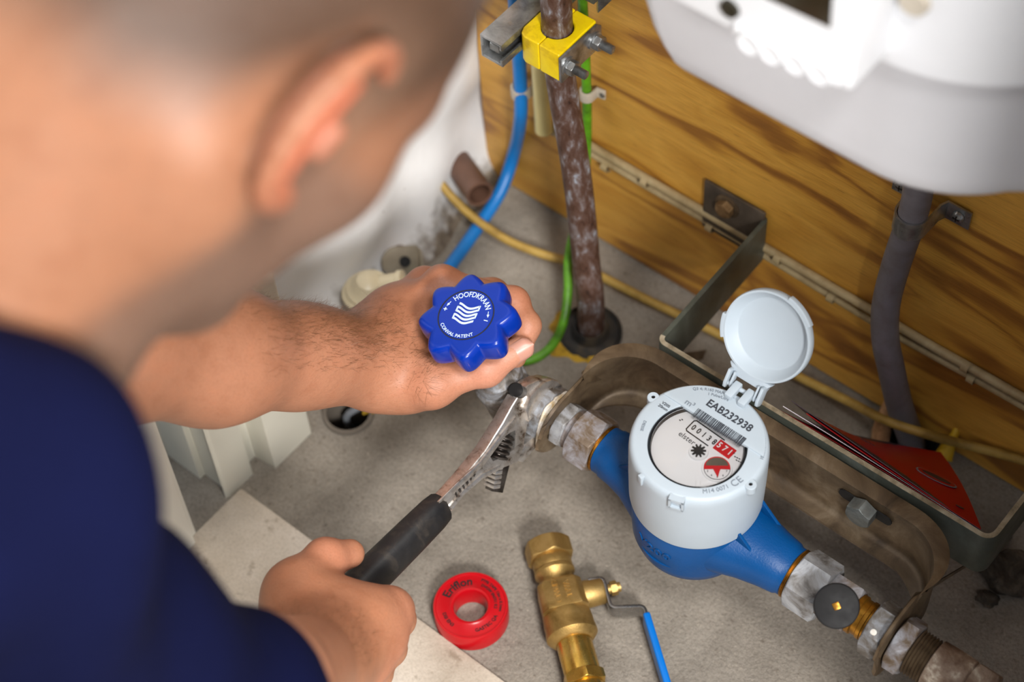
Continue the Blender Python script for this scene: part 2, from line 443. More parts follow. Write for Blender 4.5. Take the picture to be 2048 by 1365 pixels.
# ================================================================== setting
WALLY, WALLX = .757, -.722
def cut(me_obj, cutters):
    for c in cutters:
        md = me_obj.modifiers.new('b', 'BOOLEAN'); md.operation = 'DIFFERENCE'; md.object = c; md.solver = 'EXACT'
    dg = bpy.context.evaluated_depsgraph_get(); dg.update()
    me = bpy.data.meshes.new_from_object(me_obj.evaluated_get(dg))
    me_obj.modifiers.clear(); me_obj.data = me
    for c in cutters: bpy.data.objects.remove(c)
HOLE_A = Pz(697, 828, 0); HOLE_B = Pz(1180, 668, 0); HOLE_C = Pz(1826, 888, 0)
g = G(); g.box((-.2, .0, -.06), (3.2, 1.56, .12))
floor = g.obj('floor', M['concrete'], None, 0)
cs = []
for p, r in ((HOLE_A, .020), (HOLE_B, .019), (HOLE_C, .021)):
    c = G(); c.cyl((p.x, p.y, -.05), (p.x, p.y, .05), r, 40); cs.append(c.obj('cutter', M['black_hole'], None))
cut(floor, cs)
struct(floor)
# threshold slab in the doorway
g = G(); g.box((-.365, .20, .002), (.605, .408, .008)); struct(g.obj('trim_1', M['stone'], None, 30, bev=.002))
# plywood back board
g = G(); g.box((.0, WALLY+.009, .70), (1.44, .018, 1.396)); struct(g.obj('wall_back', M['ply'], None, 30, bev=.0015))
# plaster side wall with an uneven flared foot
g = G(); ny, nz = 60, 44; vs = []; fs = []
for j in range(nz+1):
    z = -.0+1.4*(j/nz)**2.2
    for i in range(ny+1):
        y = .470+(.80-.470)*i/ny
        fl = .022*math.exp(-z/.035)
        wob = .004*math.sin(y*31+z*17)+.003*math.sin(y*67-z*41+1)+.0025*math.sin(z*90+y*13)
        vs.append((WALLX+fl+wob*math.exp(-z*1.2)-.004, y, z))
for j in range(nz):
    for i in range(ny):
        a = j*(ny+1)+i; fs.append((a, a+1, a+ny+2, a+ny+1))
n0 = len(vs)
vs += [(-.80, .47, 0), (-.80, .80, 0), (-.80, .80, 1.4), (-.80, .47, 1.4)]
fs += [(n0, n0+3, n0+2, n0+1)]
g.add(vs, fs); struct(g.obj('wall_left', M['plaster'], None, 60))
# moulded door post
JX = -.661
prof = [(-.735, .392), (-.700, .392), (-.700, .397), (-.676, .397), (-.673, .392), (JX-.012, .392), (JX-.010, .394), (JX-.010, .420), (JX-.020, .423), (JX-.020, .432), (JX, .434), (JX, .474), (JX-.004, .478), (-.735, .478)]
g = G(); vs = []
L = [[(x, y, z) for x, y in prof] for z in (.0, 1.5)]
g.rings(L); struct(g.obj('trim_2', M['cream_paint'], None, 30, bev=.0012))
# front wall on either side of the doorway (the hall side)
g = G(); g.box((-1.25, .42, .9), (1.03, .06, 1.8)); struct(g.obj('wall_front_left', M['wall_paint'], None, 0))
g = G(); g.box((.488, .41, .9), (1.02, .07, 1.8)); struct(g.obj('wall_front_right', M['wall_paint'], None, 0))
# open door leaf
dl = bpy.data.objects.new('door_1', None); COL.objects.link(dl); dl.location = (-.69, .2, .0); dl['kind'] = 'structure'
dv = Pz(394, 1090, .008)
g = G(); g.box((dv.x-.019, dv.y-.30, .76), (.038, .60, 1.50)); g.obj('door_leaf', M['door_paint'], dl, 30, bev=.002)
g = G(); g.box((dv.x-.012, dv.y+.003, .76), (.012, .006, 1.50)); g.obj('rebate_lip', M['door_paint'], dl, 30, bev=.001)
# pipe sleeves let into the floor
def sleeve(p, r, mat, label, z0=-.045, rim=.003, name='floor_sleeve'):
    g = G(); g.lathe([(r, z0), (r, rim), (r+.003, rim), (r+.003, z0)], (p.x, p.y, 0), (0, 0, 1), 48, closed=True)
    return g
th = thing('floor_sleeve', 'open round pipe sleeve in the floor below the bare forearm', 'sleeve', (HOLE_A.x, HOLE_A.y, 0))
sleeve(HOLE_A, .0168, None, '').obj('sleeve_ring', plain('sleeve_grey', (110, 102, 92), .7, var=.2), th)
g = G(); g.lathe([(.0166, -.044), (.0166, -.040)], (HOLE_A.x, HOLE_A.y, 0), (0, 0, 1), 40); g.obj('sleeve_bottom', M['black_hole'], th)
g = G(); g.tube([(HOLE_A.x-.004, HOLE_A.y+.004, -.04), (HOLE_A.x-.006, HOLE_A.y+.002, -.012), (HOLE_A.x+.002, HOLE_A.y+.015, -.004)], .003, 10, sub=4)
g.obj('cable_stub', plain('stub_grey', (120, 124, 130), .4), th)
# ================================================================== pipework on the walls
# ---- copper riser
PT = [Py(1108, -110, .700), Py(1112, 0, .700), Py(1121, 150, .700), Py(1146, 300, .696), Py(1160, 400, .692), Py(1172, 520, .687), Py(1182, 610, .681)]
PT.append(Vector((HOLE_B.x, HOLE_B.y, -.03)))
th = thing('copper_pipe', 'brown weathered copper riser pipe rising from the floor through a yellow clamp', 'pipe', (HOLE_B.x, HOLE_B.y, 0))
g = G(); g.tube([PT[0]+Vector((0, 0, .5))]+PT, .0107, 28, sub=6); g.obj('pipe', M['copper'], th)
g = G(); g.lathe([(.0112, -.02), (.0112, .012), (.0135, .013), (.0155, .004), (.022, .003), (.0235, .006), (.0255, .004), (.0258, -.02)], (HOLE_B.x, HOLE_B.y, 0), (.05, -.03, 1), 40, closed=True)
g.obj('rubber_collar', M['rubber'], th)
# yellow foam squeezed out around the sleeve
def blob_mesh(name, c, rad, seed, mat, flat=.5, sub=3, amp=.35, fr=3.):
    r = random.Random(seed); bm = bmesh.new(); bmesh.ops.create_icosphere(bm, subdivisions=sub, radius=1.)
    ph = [r.uniform(0, 6) for _ in range(9)]
    for v in bm.verts:
        p = v.co; k = 1+amp*(math.sin(p.x*fr+ph[0])*math.sin(p.y*fr+ph[1])+.6*math.sin(p.z*fr*1.9+ph[2]+p.x*4)+.4*math.sin(p.y*fr*2.7+ph[3]))
        v.co = Vector((p.x*rad[0]*k, p.y*rad[1]*k, p.z*rad[2]*k))+Vector(c)
    me = bpy.data.meshes.new(name); bm.to_mesh(me); bm.free(); me.materials.append(mat); return me
c = Pz(1165, 710, 0)
th2 = thing('foam_seal', 'yellow foam sealant smeared around the copper riser foot', 'sealant', c)
g = G(); vs = []
for k in range(28):
    a = math.radians(175+k*5.6); rr = .0285+.004*math.sin(k*.55)+.003*math.sin(k*.93+2)
    vs.append((math.cos(a), math.sin(a), rr))
R_ = []
for (cx, sy, rr) in vs:
    o_ = Vector((HOLE_B.x, HOLE_B.y, 0)); d_ = Vector((cx, sy, 0))
    R_.append([o_+d_*.024+Vector((0, 0, -.001)), o_+d_*.024+Vector((0, 0, .004)), o_+d_*(rr*.95)+Vector((0, 0, .003)), o_+d_*(rr*1.12)+Vector((0, 0, -.001))])
g.rings(R_); g.obj('foam_crescent', M['foam'], th2, 60)
c = Pz(752, 815, 0)
tag(link('foam_blob', blob_mesh('foam_blob', (c.x, c.y, .004), (.004, .011, .006), 5, M['foam']), None, None, 60), 'small yellow foam blob beside the open floor sleeve', 'sealant')
# ---- channel rail and yellow clamp
zc = Py(1115, 55, .700).z; pc = Py(1115, 55, .700)
th = thing('channel_rail', 'short galvanised channel rail sticking out of the plywood behind the yellow clamp', 'rail', (pc.x-.034, .757, zc))
e0 = .664; rq = Py(1004, 108, e0)
rx, rz = min(rq.x, pc.x-.0290), zc-.0105
prof = [(-.0095, -.0105), (.0095, -.0105), (.0095, -.0045), (.0075, -.0045), (.0075, -.0085), (-.0075, -.0085), (-.0075, .0085), (.0075, .0085), (.0075, .0045), (.0095, .0045), (.0095, .0105), (-.0095, .0105)]
# channel opening faces the clamp (+X)
g = G(); g.rings([[(rx+x, y, rz+z) for x, z in prof] for y in (e0, .757)]); g.obj('channel', M['zinc'], th, 30, bev=.0005)
g = G(); g.hexnut((rx-.004, .672, rz), (1, 0, 0), .008, .010); g.obj('slide_nut', M['zinc'], th)
th = thing('pipe_clamp', 'bright yellow plastic pipe clamp bolted round the copper riser', 'clamp', pc)
def clamp_half(x0, x1, name):
    # one half of the block: plan polygon with a half-round bite for the pipe
    pts = []
    hy = .0205
    if x0 < 0:
        bite = circle(.0112, 14, (0, 0), math.pi/2, 3*math.pi/2)
        pl = [(x1, -hy)] + [] 
        pl = [(x1, .0112)]+bite[1:-1]+[(x1, -.0112), (x1, -hy), (x0+.006, -hy), (x0+.002, -hy+.002), (x0, -hy+.007), (x0, hy-.007), (x0+.002, hy-.002), (x0+.006, hy), (x1, hy)]
    else:
        bite = circle(.0112, 14, (0, 0), -math.pi/2, math.pi/2)
        pl = [(x0, -.0112)]+bite[1:-1]+[(x0, .0112), (x0, hy), (x1, hy), (x1, -hy), (x0, -hy)]
    g = G(); g.prism(pl, (pc.x, pc.y, zc-.012), (1, 0, 0), (0, 1, 0), .0255)
    return g.obj(name, M['yellow'], th, 30, bev=.0016, bseg=3)
clamp_half(-.0185, -.00015, 'clamp_half'); clamp_half(.00015, .0175, 'clamp_half')
g = G(); g.prism([(-.0215, -.011), (.0185, -.011), (.0225, -.006), (.0225, .0085), (.0185, .012), (-.0215, .012)], (pc.x+.019, pc.y, zc-.0125), (0, 1, 0), (0, 0, 1), .0022)
g.obj('cover_plate', M['zinc'], th, 30, bev=.0004)
for y in (-.0145, .0145):
    b = g = G(); g.lathe([(.0068, 0), (.0068, .0012)], (pc.x+.0202, pc.y+y, zc-.012), (1, 0, 0), 24); g.obj('washer', M['zinc'], th)
    g = G(); g.hexnut((pc.x+.0214, pc.y+y, zc-.012), (1, 0, 0), .0055, .0098); g.obj('nut', M['zinc'], th)
    g = G(); pr = []
    for k in range(15): pr += [(.0028, k*.0006), (.0033, k*.0006+.0003)]
    pr.append((.0022, .0094)); g.lathe(pr, (pc.x+.0269, pc.y+y, zc-.012), (1, 0, 0), 20); g.obj('bolt_thread', M['zinc'], th)
# corner of a second plate on the plywood, top edge
p = Py(1200, 14, .72)
th = thing('angle_plate', 'grey steel angle tip beside the yellow clamp at the picture top', 'bracket', p)
g = G(); g.prism([(-.002, -.004), (.013, .008), (.013, .05), (-.002, .05)], p, Vector((.5, .86, 0)), (0, 0, 1), .0025); g.obj('plate', M['zinc'], th, 30, bev=.0004)
g = G(); g.box(p+Vector((.001, .012, .03)), (.008, .05, .03)); g.obj('fixing_block', M['frame_steel'], th, 30, bev=.0008)

# ---- blue service pipe
PT = [Py(1027, -150, .742), Py(1030, 0, .742), Py(1040, 150, .742), Py(1041, 235, .738), Pz(1028, 305, .052), Pz(1000, 385, .022), Pz(945, 470, .010), Pz(895, 540, .006), Pz(860, 590, .006), Pz(800, 680, .006)]
th = thing('blue_pipe', 'glossy blue plastic pipe bending from the plywood across the floor', 'pipe', PT[-1])
g = G(); g.tube([PT[0]+Vector((0, 0, .4))]+PT, .0053, 20, sub=8); g.obj('pipe', M['blue_hose'], th)
def saddle(name, p, r, depth, mat, label, w=.010, screw=True):
    """cable clip: strap over a vertical pipe on the back board, with nail lug at the right"""
    th = thing(name, label, 'clip', p)
    pts = [Vector((-r-.001, depth, 0)), Vector((-r-.001, 0, 0))]
    a = [Vector((-(r+.001)*math.cos(t), -(r+.001)*math.sin(t), 0)) for t in [math.pi*k/8 for k in range(9)]]
    path = [(-r-.001, depth)]+[(v.x, v.y) for v in a]+[(r+.001, depth-.004), (r+.008, depth-.003)]
    g = G(); strip(g, [(p.x+x, p.y+y) for x, y in path], p.z-w/2, p.z+w/2, .002); g.obj('strap', mat, th, 40, bev=.0004)
    if screw:
        g = G(); g.lathe([(.0022, 0), (.0022, .001), (.001, .0016)], (p.x+r+.006, p.y+depth-.004, p.z), (0, -1, 0), 14); g.obj('nail', M['zinc'], th)
    return th
saddle('cable_clip', Py(1041, 182, .742), .0056, .014, M['clip_grey'], 'beige plastic clip holding the blue pipe to the plywood')
# ---- green earth wire
PT = [Py(1160, -150, .747), Py(1165, 0, .747), Py(1171, 120, .747), Py(1174, 210, .747), Py(1173, 300, .742), Py(1165, 390, .728), Pz(1138, 510, .055), Pz(1136, 580, .042), Pz(1128, 640, .03), Pz(1105, 690, .015), Pz(1068, 718, .008), Pz(1030, 715, .008), Pz(960, 650, .008), Pz(900, 600, .017), Pz(865, 575, .019), Pz(829, 546, .014)]
th = thing('earth_wire', 'green earth wire hanging behind the copper riser and curling over the floor', 'wire', PT[10])
g = G(); g.tube([PT[0]+Vector((0, 0, .4))]+PT, .0036, 16, sub=8); g.obj('wire', M['green'], th)
saddle('cable_clip', Py(1174, 188, .747), .0038, .010, M['clip_grey'], 'beige plastic clip holding the green wire to the plywood', w=.009)
# ---- cream tube end behind the riser
p0 = Py(1088, 262, .745); th = thing('cream_tube', 'short cream plastic tube ending behind the copper riser', 'tube', p0)
g = G(); g.cyl(p0, p0+Vector((-.002, 0, .5)), .0070, 24, bev=.001); g.obj('tube', M['cream_tube'], th)
# ---- yellowed floor cable
PT = [Pz(735, 60, .16), Pz(800, 230, .085), Pz(832, 292, .062), Pz(880, 365, .040), Pz(935, 425, .026), Pz(1010, 478, .018), Pz(1080, 507, .015), Pz(1140, 525, .013), Pz(1200, 552, .012), Pz(1300, 603, .011), Pz(1420, 660, .010), Pz(1560, 735, .009), Pz(1700, 805, .026), Pz(1770, 841, .048), Pz(1850, 868, .048), Py(1915, 886, .746), Py(1960, 897, .7515), Py(2048, 922, .7525), Py(2200, 970, .7525)]
th = thing('yellow_cable', 'yellowed round cable running along the foot of the plywood', 'cable', PT[8])
g = G(); g.tube(PT, .0036, 16, sub=6); g.obj('cable', M['cable'], th)
# ---- twin beige conduits with clips
za, zb = .1135, .1015
PA = [Py(1100, 264, WALLY-.004)]; 
def onwall(px, z, off):  # x on the wall for a pixel column on the conduit line
    return None
for nm, z, r, lab in (('wall_conduit', .1165, .0034, 'upper beige cable of the twin run clipped on the plywood'), ('wall_conduit', .1065, .0027, 'lower thinner beige cable of the twin run clipped on the plywood')):
    pts = [Vector((-.66, WALLY-r, z-.001)), Vector((-.60, WALLY-r, z)), Vector((-.54, WALLY-r, z-.0008)), Vector((-.47, WALLY-r, z-.001)), Vector((-.40, WALLY-r, z-.0025)), Vector((-.345, WALLY-r, z-.003)), Vector((-.30, WALLY-r, z-.004)), Vector((-.20, WALLY-r, z-.003)), Vector((.3, WALLY-r, z-.002))]
    if r < .003: pts[4].z -= .001; pts[5].z -= .003; pts[6].z -= .001
    th = thing(nm, lab, 'cable', pts[0]); g = G(); g.tube(pts, r, 14, sub=5); g.obj('sheath', M['conduit'], th)
for i, (px, py, up, lab) in enumerate(((1292, 372, 1, 'left small clip on the upper beige cable'), (1212, 333, 0, 'leftmost clip on the lower beige cable near the copper riser'), (1421, 455, 0, 'clip on the lower beige cable under the bolted square plate'), (1557, 528, 1, 'clip on the upper beige cable right of the steel strip arm'), (1662, 607, 0, 'clip on the lower beige cable above the white meter lid'), (1930, 745, 1, 'right clip on the upper beige cable beside the grey pipe'), (1940, 770, 0, 'right clip on the lower beige cable beside the grey pipe'))):
    p = Py(px, py, WALLY-.004); z = .1135 if up else .1035
    th = thing('cable_clip', lab, 'clip', (p.x, WALLY, z), 'clips on the twin cable')
    r = .0046 if up else .0038
    pts = [(0, r*1.5)]; g = G(); R_ = []
    for k in range(9):
        a = math.pi*k/8
        y_ = WALLY-.0034-(r+.0002)*math.sin(a); zz = z+(r)*math.cos(a)
        R_.append([(p.x-.0028, y_, zz), (p.x+.0028, y_, zz), (p.x+.0028, y_-.0010, zz), (p.x-.0028, y_-.0010, zz)])
    R_.append([(p.x-.0028, WALLY-.0005, z-r-.003), (p.x+.0028, WALLY-.0005, z-r-.003), (p.x+.0028, WALLY-.002, z-r-.003), (p.x-.0028, WALLY-.002, z-r-.003)])
    g.rings(R_); g.obj('strap', M['conduit'], th, 50)
    g = G(); g.lathe([(.0022, 0), (.0022, .0012), (.001, .002)], (p.x, WALLY-.002, z-r-.0018), (0, -1, 0), 12); g.obj('nail', M['brown_steel'], th)
# ---- grey supply pipe on the right
PT = [Py(1842, 330, .733), Py(1835, 390, .733), Py(1819, 450, .733), Py(1792, 530, .733), Py(1772, 610, .731), Py(1771, 680, .730), Py(1783, 740, .732), Py(1799, 810, .739), Vector((HOLE_C.x, HOLE_C.y, -.004)), Vector((HOLE_C.x+.002, HOLE_C.y, -.035))]
th = thing('grey_pipe', 'dark grey plastic supply pipe bending down the plywood under the white meter', 'pipe', (HOLE_C.x, HOLE_C.y, 0))
g = G(); g.tube([PT[0]+Vector((0, 0, .12))]+PT, .0098, 24, sub=6); g.obj('pipe', M['grey_pipe'], th)
pcl = Py(1822, 440, .733)
th = thing('pipe_saddle', 'shiny two-lug steel saddle clamp screwed over the grey pipe', 'clamp', pcl)
r = .0108; w = .016
path = [(-.027, .0215), (-.0135, .0215), (-.0112, .016)]+[(-(r)*math.cos(a), -(r)*math.sin(a)) for a in [math.pi*k/12 for k in range(13)]]+[(.0112, .016), (.0135, .0215), (.031, .0215)]
g = G(); strip(g, [(pcl.x+x, pcl.y+y) for x, y in path], pcl.z-w/2, pcl.z+w/2, .0014); g.obj('strap', M['zinc'], th, 40)
for x in (-.0205, .0225):
    p = Vector((pcl.x+x, pcl.y+.0206, pcl.z)); g = G()
    g.lathe([(.0046, 0), (.0046, .0008), (.0036, .0024), (.001, .0031)], p, (0, -1, 0), 20); s_ = g.obj('screw', M['zinc'], th)
    g = G(); g.box(p+Vector((0, -.0030, 0)), (.0050, .0006, .0009)); g.box(p+Vector((0, -.0030, 0)), (.0009, .0006, .0050)); g.obj('cross_slot', M['dark_steel'], s_, 0)
g = G(); p = Vector((HOLE_C.x, HOLE_C.y, 0)); g.lathe([(.0175, -.045), (.0175, .004), (.0200, .004), (.0205, -.045)], p, (0, 0, 1), 40, closed=True)
th = thing('floor_sleeve', 'dark pipe sleeve in the floor around the grey pipe foot', 'sleeve', p); g.obj('sleeve_ring', M['rubber'], th)
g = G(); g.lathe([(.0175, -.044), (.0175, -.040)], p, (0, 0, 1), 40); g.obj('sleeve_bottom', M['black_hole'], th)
# foam wedges by the grey pipe
p = Pz(1768, 868, 0)
g = G(); pp = [Pz(1760, 888, .004), Pz(1763, 860, .014), Pz(1770, 828, .026), Pz(1776, 800, .032)]
g.tube(pp, [.0065, .0072, .005, .0025], 12, sub=3)
tag(g.obj('foam_wedge', mottled('brown_foam', [(120, 84, 52), (170, 124, 84), (196, 160, 120)], 70, (.8, .9), bump=.8, bd=.003), None, 60), 'brown crumbly foam strip left of the grey pipe foot', 'foam')
pp = [Pz(1886, 916, .008), Pz(1896, 895, .014), Pz(1910, 868, .026), Pz(1918, 845, .030)]
g = G(); g.tube(pp, [.0075, .0055, .0030, .0020], 12, sub=3)
tag(g.obj('yellow_cone', plain('yellow_wire_cap', (212, 170, 24), .5, var=.15), None, 60), 'small yellow cone lying between red booklet and plywood', 'cap')
# ---- brown pipe stub in the corner
p = Vector((-.696, Px(948, 372, -.696).y, Px(948, 372, -.696).z))
th = thing('pipe_stub', 'brown open pipe stub poking from the white wall corner', 'pipe', p)
g = G(); ax = Vector((.86, -.42, .18)).normalized()
g.lathe([(.0115, -.04), (.0115, .012), (.0092, .012), (.0088, -.04)], p, ax, 32, closed=True); g.obj('stub', M['brown_pipe'], th)
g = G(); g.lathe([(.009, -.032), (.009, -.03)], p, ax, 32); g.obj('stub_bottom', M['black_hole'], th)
# ---- earth clamp on the wall foot
p = Px(808, 522, -.70)
th = thing('earth_clamp', 'small tarnished metal earth clamp at the white wall foot', 'clamp', (p.x, p.y, 0))
ax = Vector((.72, -.35, .6)).normalized(); a_, u_, v_ = frame(ax)
g = G(); pl = [(x, y) for x, y in circle(.0125, 16, (-.006, 0), math.pi/2, 3*math.pi/2)]+[(.011, -.0105), (.014, -.004), (.014, .008), (.011, .0115)]
ex = Vector((.55, .8, -.2)); ex = (ex-ax*ax.dot(ex)).normalized(); ey = ax.cross(ex)
g.prism(pl, p, ex, ey, .003); g.obj('clamp_plate', M['wire_tip'], th, 40, bev=.0005)
g = G(); g.lathe([(.0044, 0), (.0044, .003), (.0032, .003), (.0032, .0008)], p+ax*.0015, ax, 20); g.obj('screw_socket', M['black_hole'], th)
g = G(); g.box(p+ex*.0125+ax*.004, (.002, .0165, .009), (ex, ey, ax)); g.obj('clamp_lip', M['wire_tip'], th, 40, bev=.0005)
g = G(); g.cyl(p-ax*.03, p-ax*.001, .010, 20); g.obj('clamp_body', M['brown_pipe'], th)
# ---- cream plastic fitting under the hand
b = Pz(728, 640, .0); p = Vector((b.x, b.y, 0))
th = thing('cream_fitting', 'cream plastic pipe fitting with a raised collar behind the gripping hand', 'fitting', p)
axs = Vector((.18, .05, 1)).normalized()
g = G(); g.lathe([(.0118, 0), (.0135, .02), (.0145, .036), (.0140, .0405), (.0160, .041), (.0165, .046), (.0140, .0475), (.0120, .052), (.0090, .0585), (.004, .061), (.0002, .0615)], p, axs, 36); g.obj('body', M['cream_plastic'], th)
g = G(); q = p+axs*.043; g.lathe([(.0155, -.003), (.0195, -.0028), (.0195, .0012), (.0155, .002)], q+Vector((-.001, 0, 0)), Vector((-.15, -.10, 1)), 36, closed=True); g.obj('collar', M['cream_plastic'], th, 60)
g = G(); g.lathe([(.0075, 0), (.0075, .016), (.009, .017), (.009, .021), (.006, .022)], p+axs*.05+Vector((.006, .006, 0)), Vector((.7, .5, .25)), 24); g.obj('outlet', M['cream_plastic'], th)

# ================================================================== strip steel stand and meter bracket
ZT = .146
PTS = fillet([Vector((-.499, .7545)), Vector((-.4455, .7545)), Vector((-.4425, .6215)), Vector((-.1815, .6245)), Vector((-.1805, .757))], [0, .003, .005, .0075, 0], 6)
th = thing('strip_frame', 'green-grey flat steel strip frame projecting from the plywood behind the meter', 'frame', (-.31, .69, .105))
g = G(); strip(g, PTS, .1015, ZT, .0036); g.obj('strip', M['frame_steel'], th, 40, bev=.0004)
g = G(); strip(g, PTS[8:], ZT-.0002, ZT+.0003, .0034); g.obj('worn_top_edge', M['strip_edge'], th, 40)
g = G(); g.box((-.4725, .7532, .127), (.053, .0026, .052)); g.obj('wall_plate', M['dark_plate'], th, 40, bev=.0006)
g = G(); q = Py(1455, 412, .752); g.lathe([(.0105, 0), (.0105, .001), (.0085, .0016), (.0078, .0016)], (q.x, .752, q.z), (0, -1, 0), 28); wsh = g.obj('washer', M['brown_steel'], th)
g = G(); g.hexnut((q.x, .7505, q.z), (0, -1, 0), .0055, .0125, chamf=(0, 1)); g.obj('bolt_head', mottled('rusty_bolt', [(84, 60, 34), (120, 92, 58), (146, 118, 82)], 90, (.6, .8), .3), th)
# pressed bracket
XL, XR, YW, AY, AZ = -.4665, -.1965, .6065, .541, .120
path = fillet([Vector((XL, AY-.0245)), Vector((XL, YW)), Vector((XR, YW)), Vector((XR, AY-.0245))], [0, .034, .034, 0], 14)
dense = []
for i in range(len(path)-1):
    n_ = max(1, int((path[i+1]-path[i]).length/.004))
    for k in range(n_): dense.append(path[i]+(path[i+1]-path[i])*(k/n_))
dense.append(path[-1]); n = len(dense)
bm = bmesh.new(); rows = []
for i, p in enumerate(dense):
    t_ = (dense[min(i+1, n-1)]-dense[max(i-1, 0)]).normalized(); nn = Vector((-t_.y, t_.x))   # outward
    y = p.y; e = min(1., max(0., (y-(AY+.018))/.045)); e = e*e*(3-2*e)
    rr = .0255; dy = AY-y
    hh = math.sqrt(max(1e-6, rr*rr-dy*dy)) if dy > 0 else rr
    zt = AZ+hh*(1-e)+.0225*e; zb = AZ-hh*(1-e)-.0185*e
    wt, wb = .0115*e+.0002, .0125*e+.0002
    prof = [(wt, zt-.0005), (wt*.35, zt), (0, zt-.0006), (0, zt-.003*max(e, .1)), (0, zb+.004), (-wb*.12, zb+.0012), (-wb*.4, zb), (-wb, zb-.0004)]
    rows.append([bm.verts.new((p.x+nn.x*a, p.y+nn.y*a, z)) for a, z in prof])
for i in range(n-1):
    for j in range(7): bm.faces.new((rows[i][j], rows[i+1][j], rows[i+1][j+1], rows[i][j+1]))
bmesh.ops.recalc_face_normals(bm, faces=bm.faces)
bmesh.ops.solidify(bm, geom=list(bm.faces), thickness=.0026)
me = bpy.data.meshes.new('bracket'); bm.to_mesh(me); bm.free()
th = thing('meter_bracket', 'brown pressed steel bracket curving round behind the water meter', 'bracket', (-.335, .6, AZ-.02))
link('bracket', me, M['brown_steel'], th, 50)
q = Py(1728, 1018, YW-.003)
g = G(); g.prism([(x, y) for x, y in ([(-.016, -.0045), (.016, -.0045)]+circle(.0045, 7, (.016, 0), -math.pi/2, math.pi/2)[1:-1]+[(.016, .0045), (-.016, .0045)]+circle(.0045, 7, (-.016, 0), math.pi/2, 3*math.pi/2)[1:-1])], (q.x, YW-.0016, q.z), (1, 0, 0), (0, 0, 1), .0008)
g.obj('slot', M['black_hole'], th, 0)
g = G(); g.hexnut((q.x, YW-.0022, q.z), (0, -1, 0), .0095, .0175, chamf=(0, 1)); g.obj('bolt_head', mottled('grey_bolt', [(86, 88, 86), (112, 116, 114), (136, 140, 138)], 60, (.4, .55), .5), th)

# ================================================================== meter string: stop valve side
AX = Vector((1, 0, 0)); ax0 = Vector((0, AY, AZ))
def at(x): return Vector((x, AY, AZ))
VB = Vector((-.5125, .535, .128)); KD = Vector((-.115, -.175, .975)).normalized()
KC = Pz(932, 630, .2205)
KD = (KC-VB).normalized()
th = thing('stop_valve', 'grey main stop valve with blue eight-lobed star knob held by a hand', 'valve', (VB.x, VB.y, .09))
g = G(); g.lathe([(.012, -.052), (.016, -.048), (.0172, -.03), (.0175, -.002), (.0190, .000), (.0190, .006), (.0180, .0075), (.0165, .008), (.0160, .010), (.0172, .011), (.0172, .0195), (.0160, .021), (.0120, .023), (.0105, .026), (.0100, .045), (.0075, .047), (.0070, .082)], VB, KD, 44)
g.obj('bonnet', M['galv'], th)
g = G(); g.lathe([(.0125, -.025), (.0130, .0), (.0145, .006), (.0145, .010)], at(-.512), AX, 36); g.cyl(at(-.57), at(-.515), .0125, 30); g.obj('valve_body', M['galv'], th)
g = G(); g.hexnut(at(-.4915), AX, .0185, .0355, hint=(0, .25, 1), phase=.0); g.obj('outlet_nut', M['galv'], th)
# knob
a_, u0, v0 = frame(KD, (-.773, .5, 0))
ang0 = math.radians(0)
R0, RI = .0340, .0258
def knob_r(t, k=1.): 
    x = abs(((8*t/(2*math.pi)) % 1)-.5)*2
    x = (1.40-math.sqrt((1-x)**2+.40**2))/(1.40-.40)
    x = max(0, x+.077)/1.077
    return RI+(R0-RI)*x**1.7
kt = Pz(940, 545, .222)
rel = kt-KC; t0 = math.atan2(rel.dot(v0), rel.dot(u0))
NS = 192; rings = []
for (h, off) in ((-.0190, .0035), (-.0185, .0015), (-.0165, .0003), (-.012, 0), (-.0045, .0003), (-.0022, .0010), (-.0008, .0024), (-.0001, .0044), (.0, .0065)):
    ring = []
    for k in range(NS):
        t_ = 2*math.pi*k/NS; r = knob_r(t_-t0)-off
        ring.append(KC+KD*h+u0*(r*math.cos(t_))+v0*(r*math.sin(t_)))
    rings.append(ring)
g = G(); g.rings(rings); knob = g.obj('knob', M['knob_blue'], th, 60)
KF = Pz(927, 627, .2215)    # centre of the disc
off = KF-KC; off -= KD*off.dot(KD)
KF = KC+KD*.0002
RD = .0186
g = G(); g.lathe([(RD+.0007, -.001), (RD+.0007, .0001), (RD, .0001), (RD, -.001)], KF, KD, 64, closed=True); g.obj('dirt_groove', M['dirt'], knob)
g = G(); g.lathe([(RD, -.0006), (RD-.0004, .0003), (.0001, .0003)], KF, KD, 64); disc = g.obj('disc', M['knob_disc'], knob, 30)
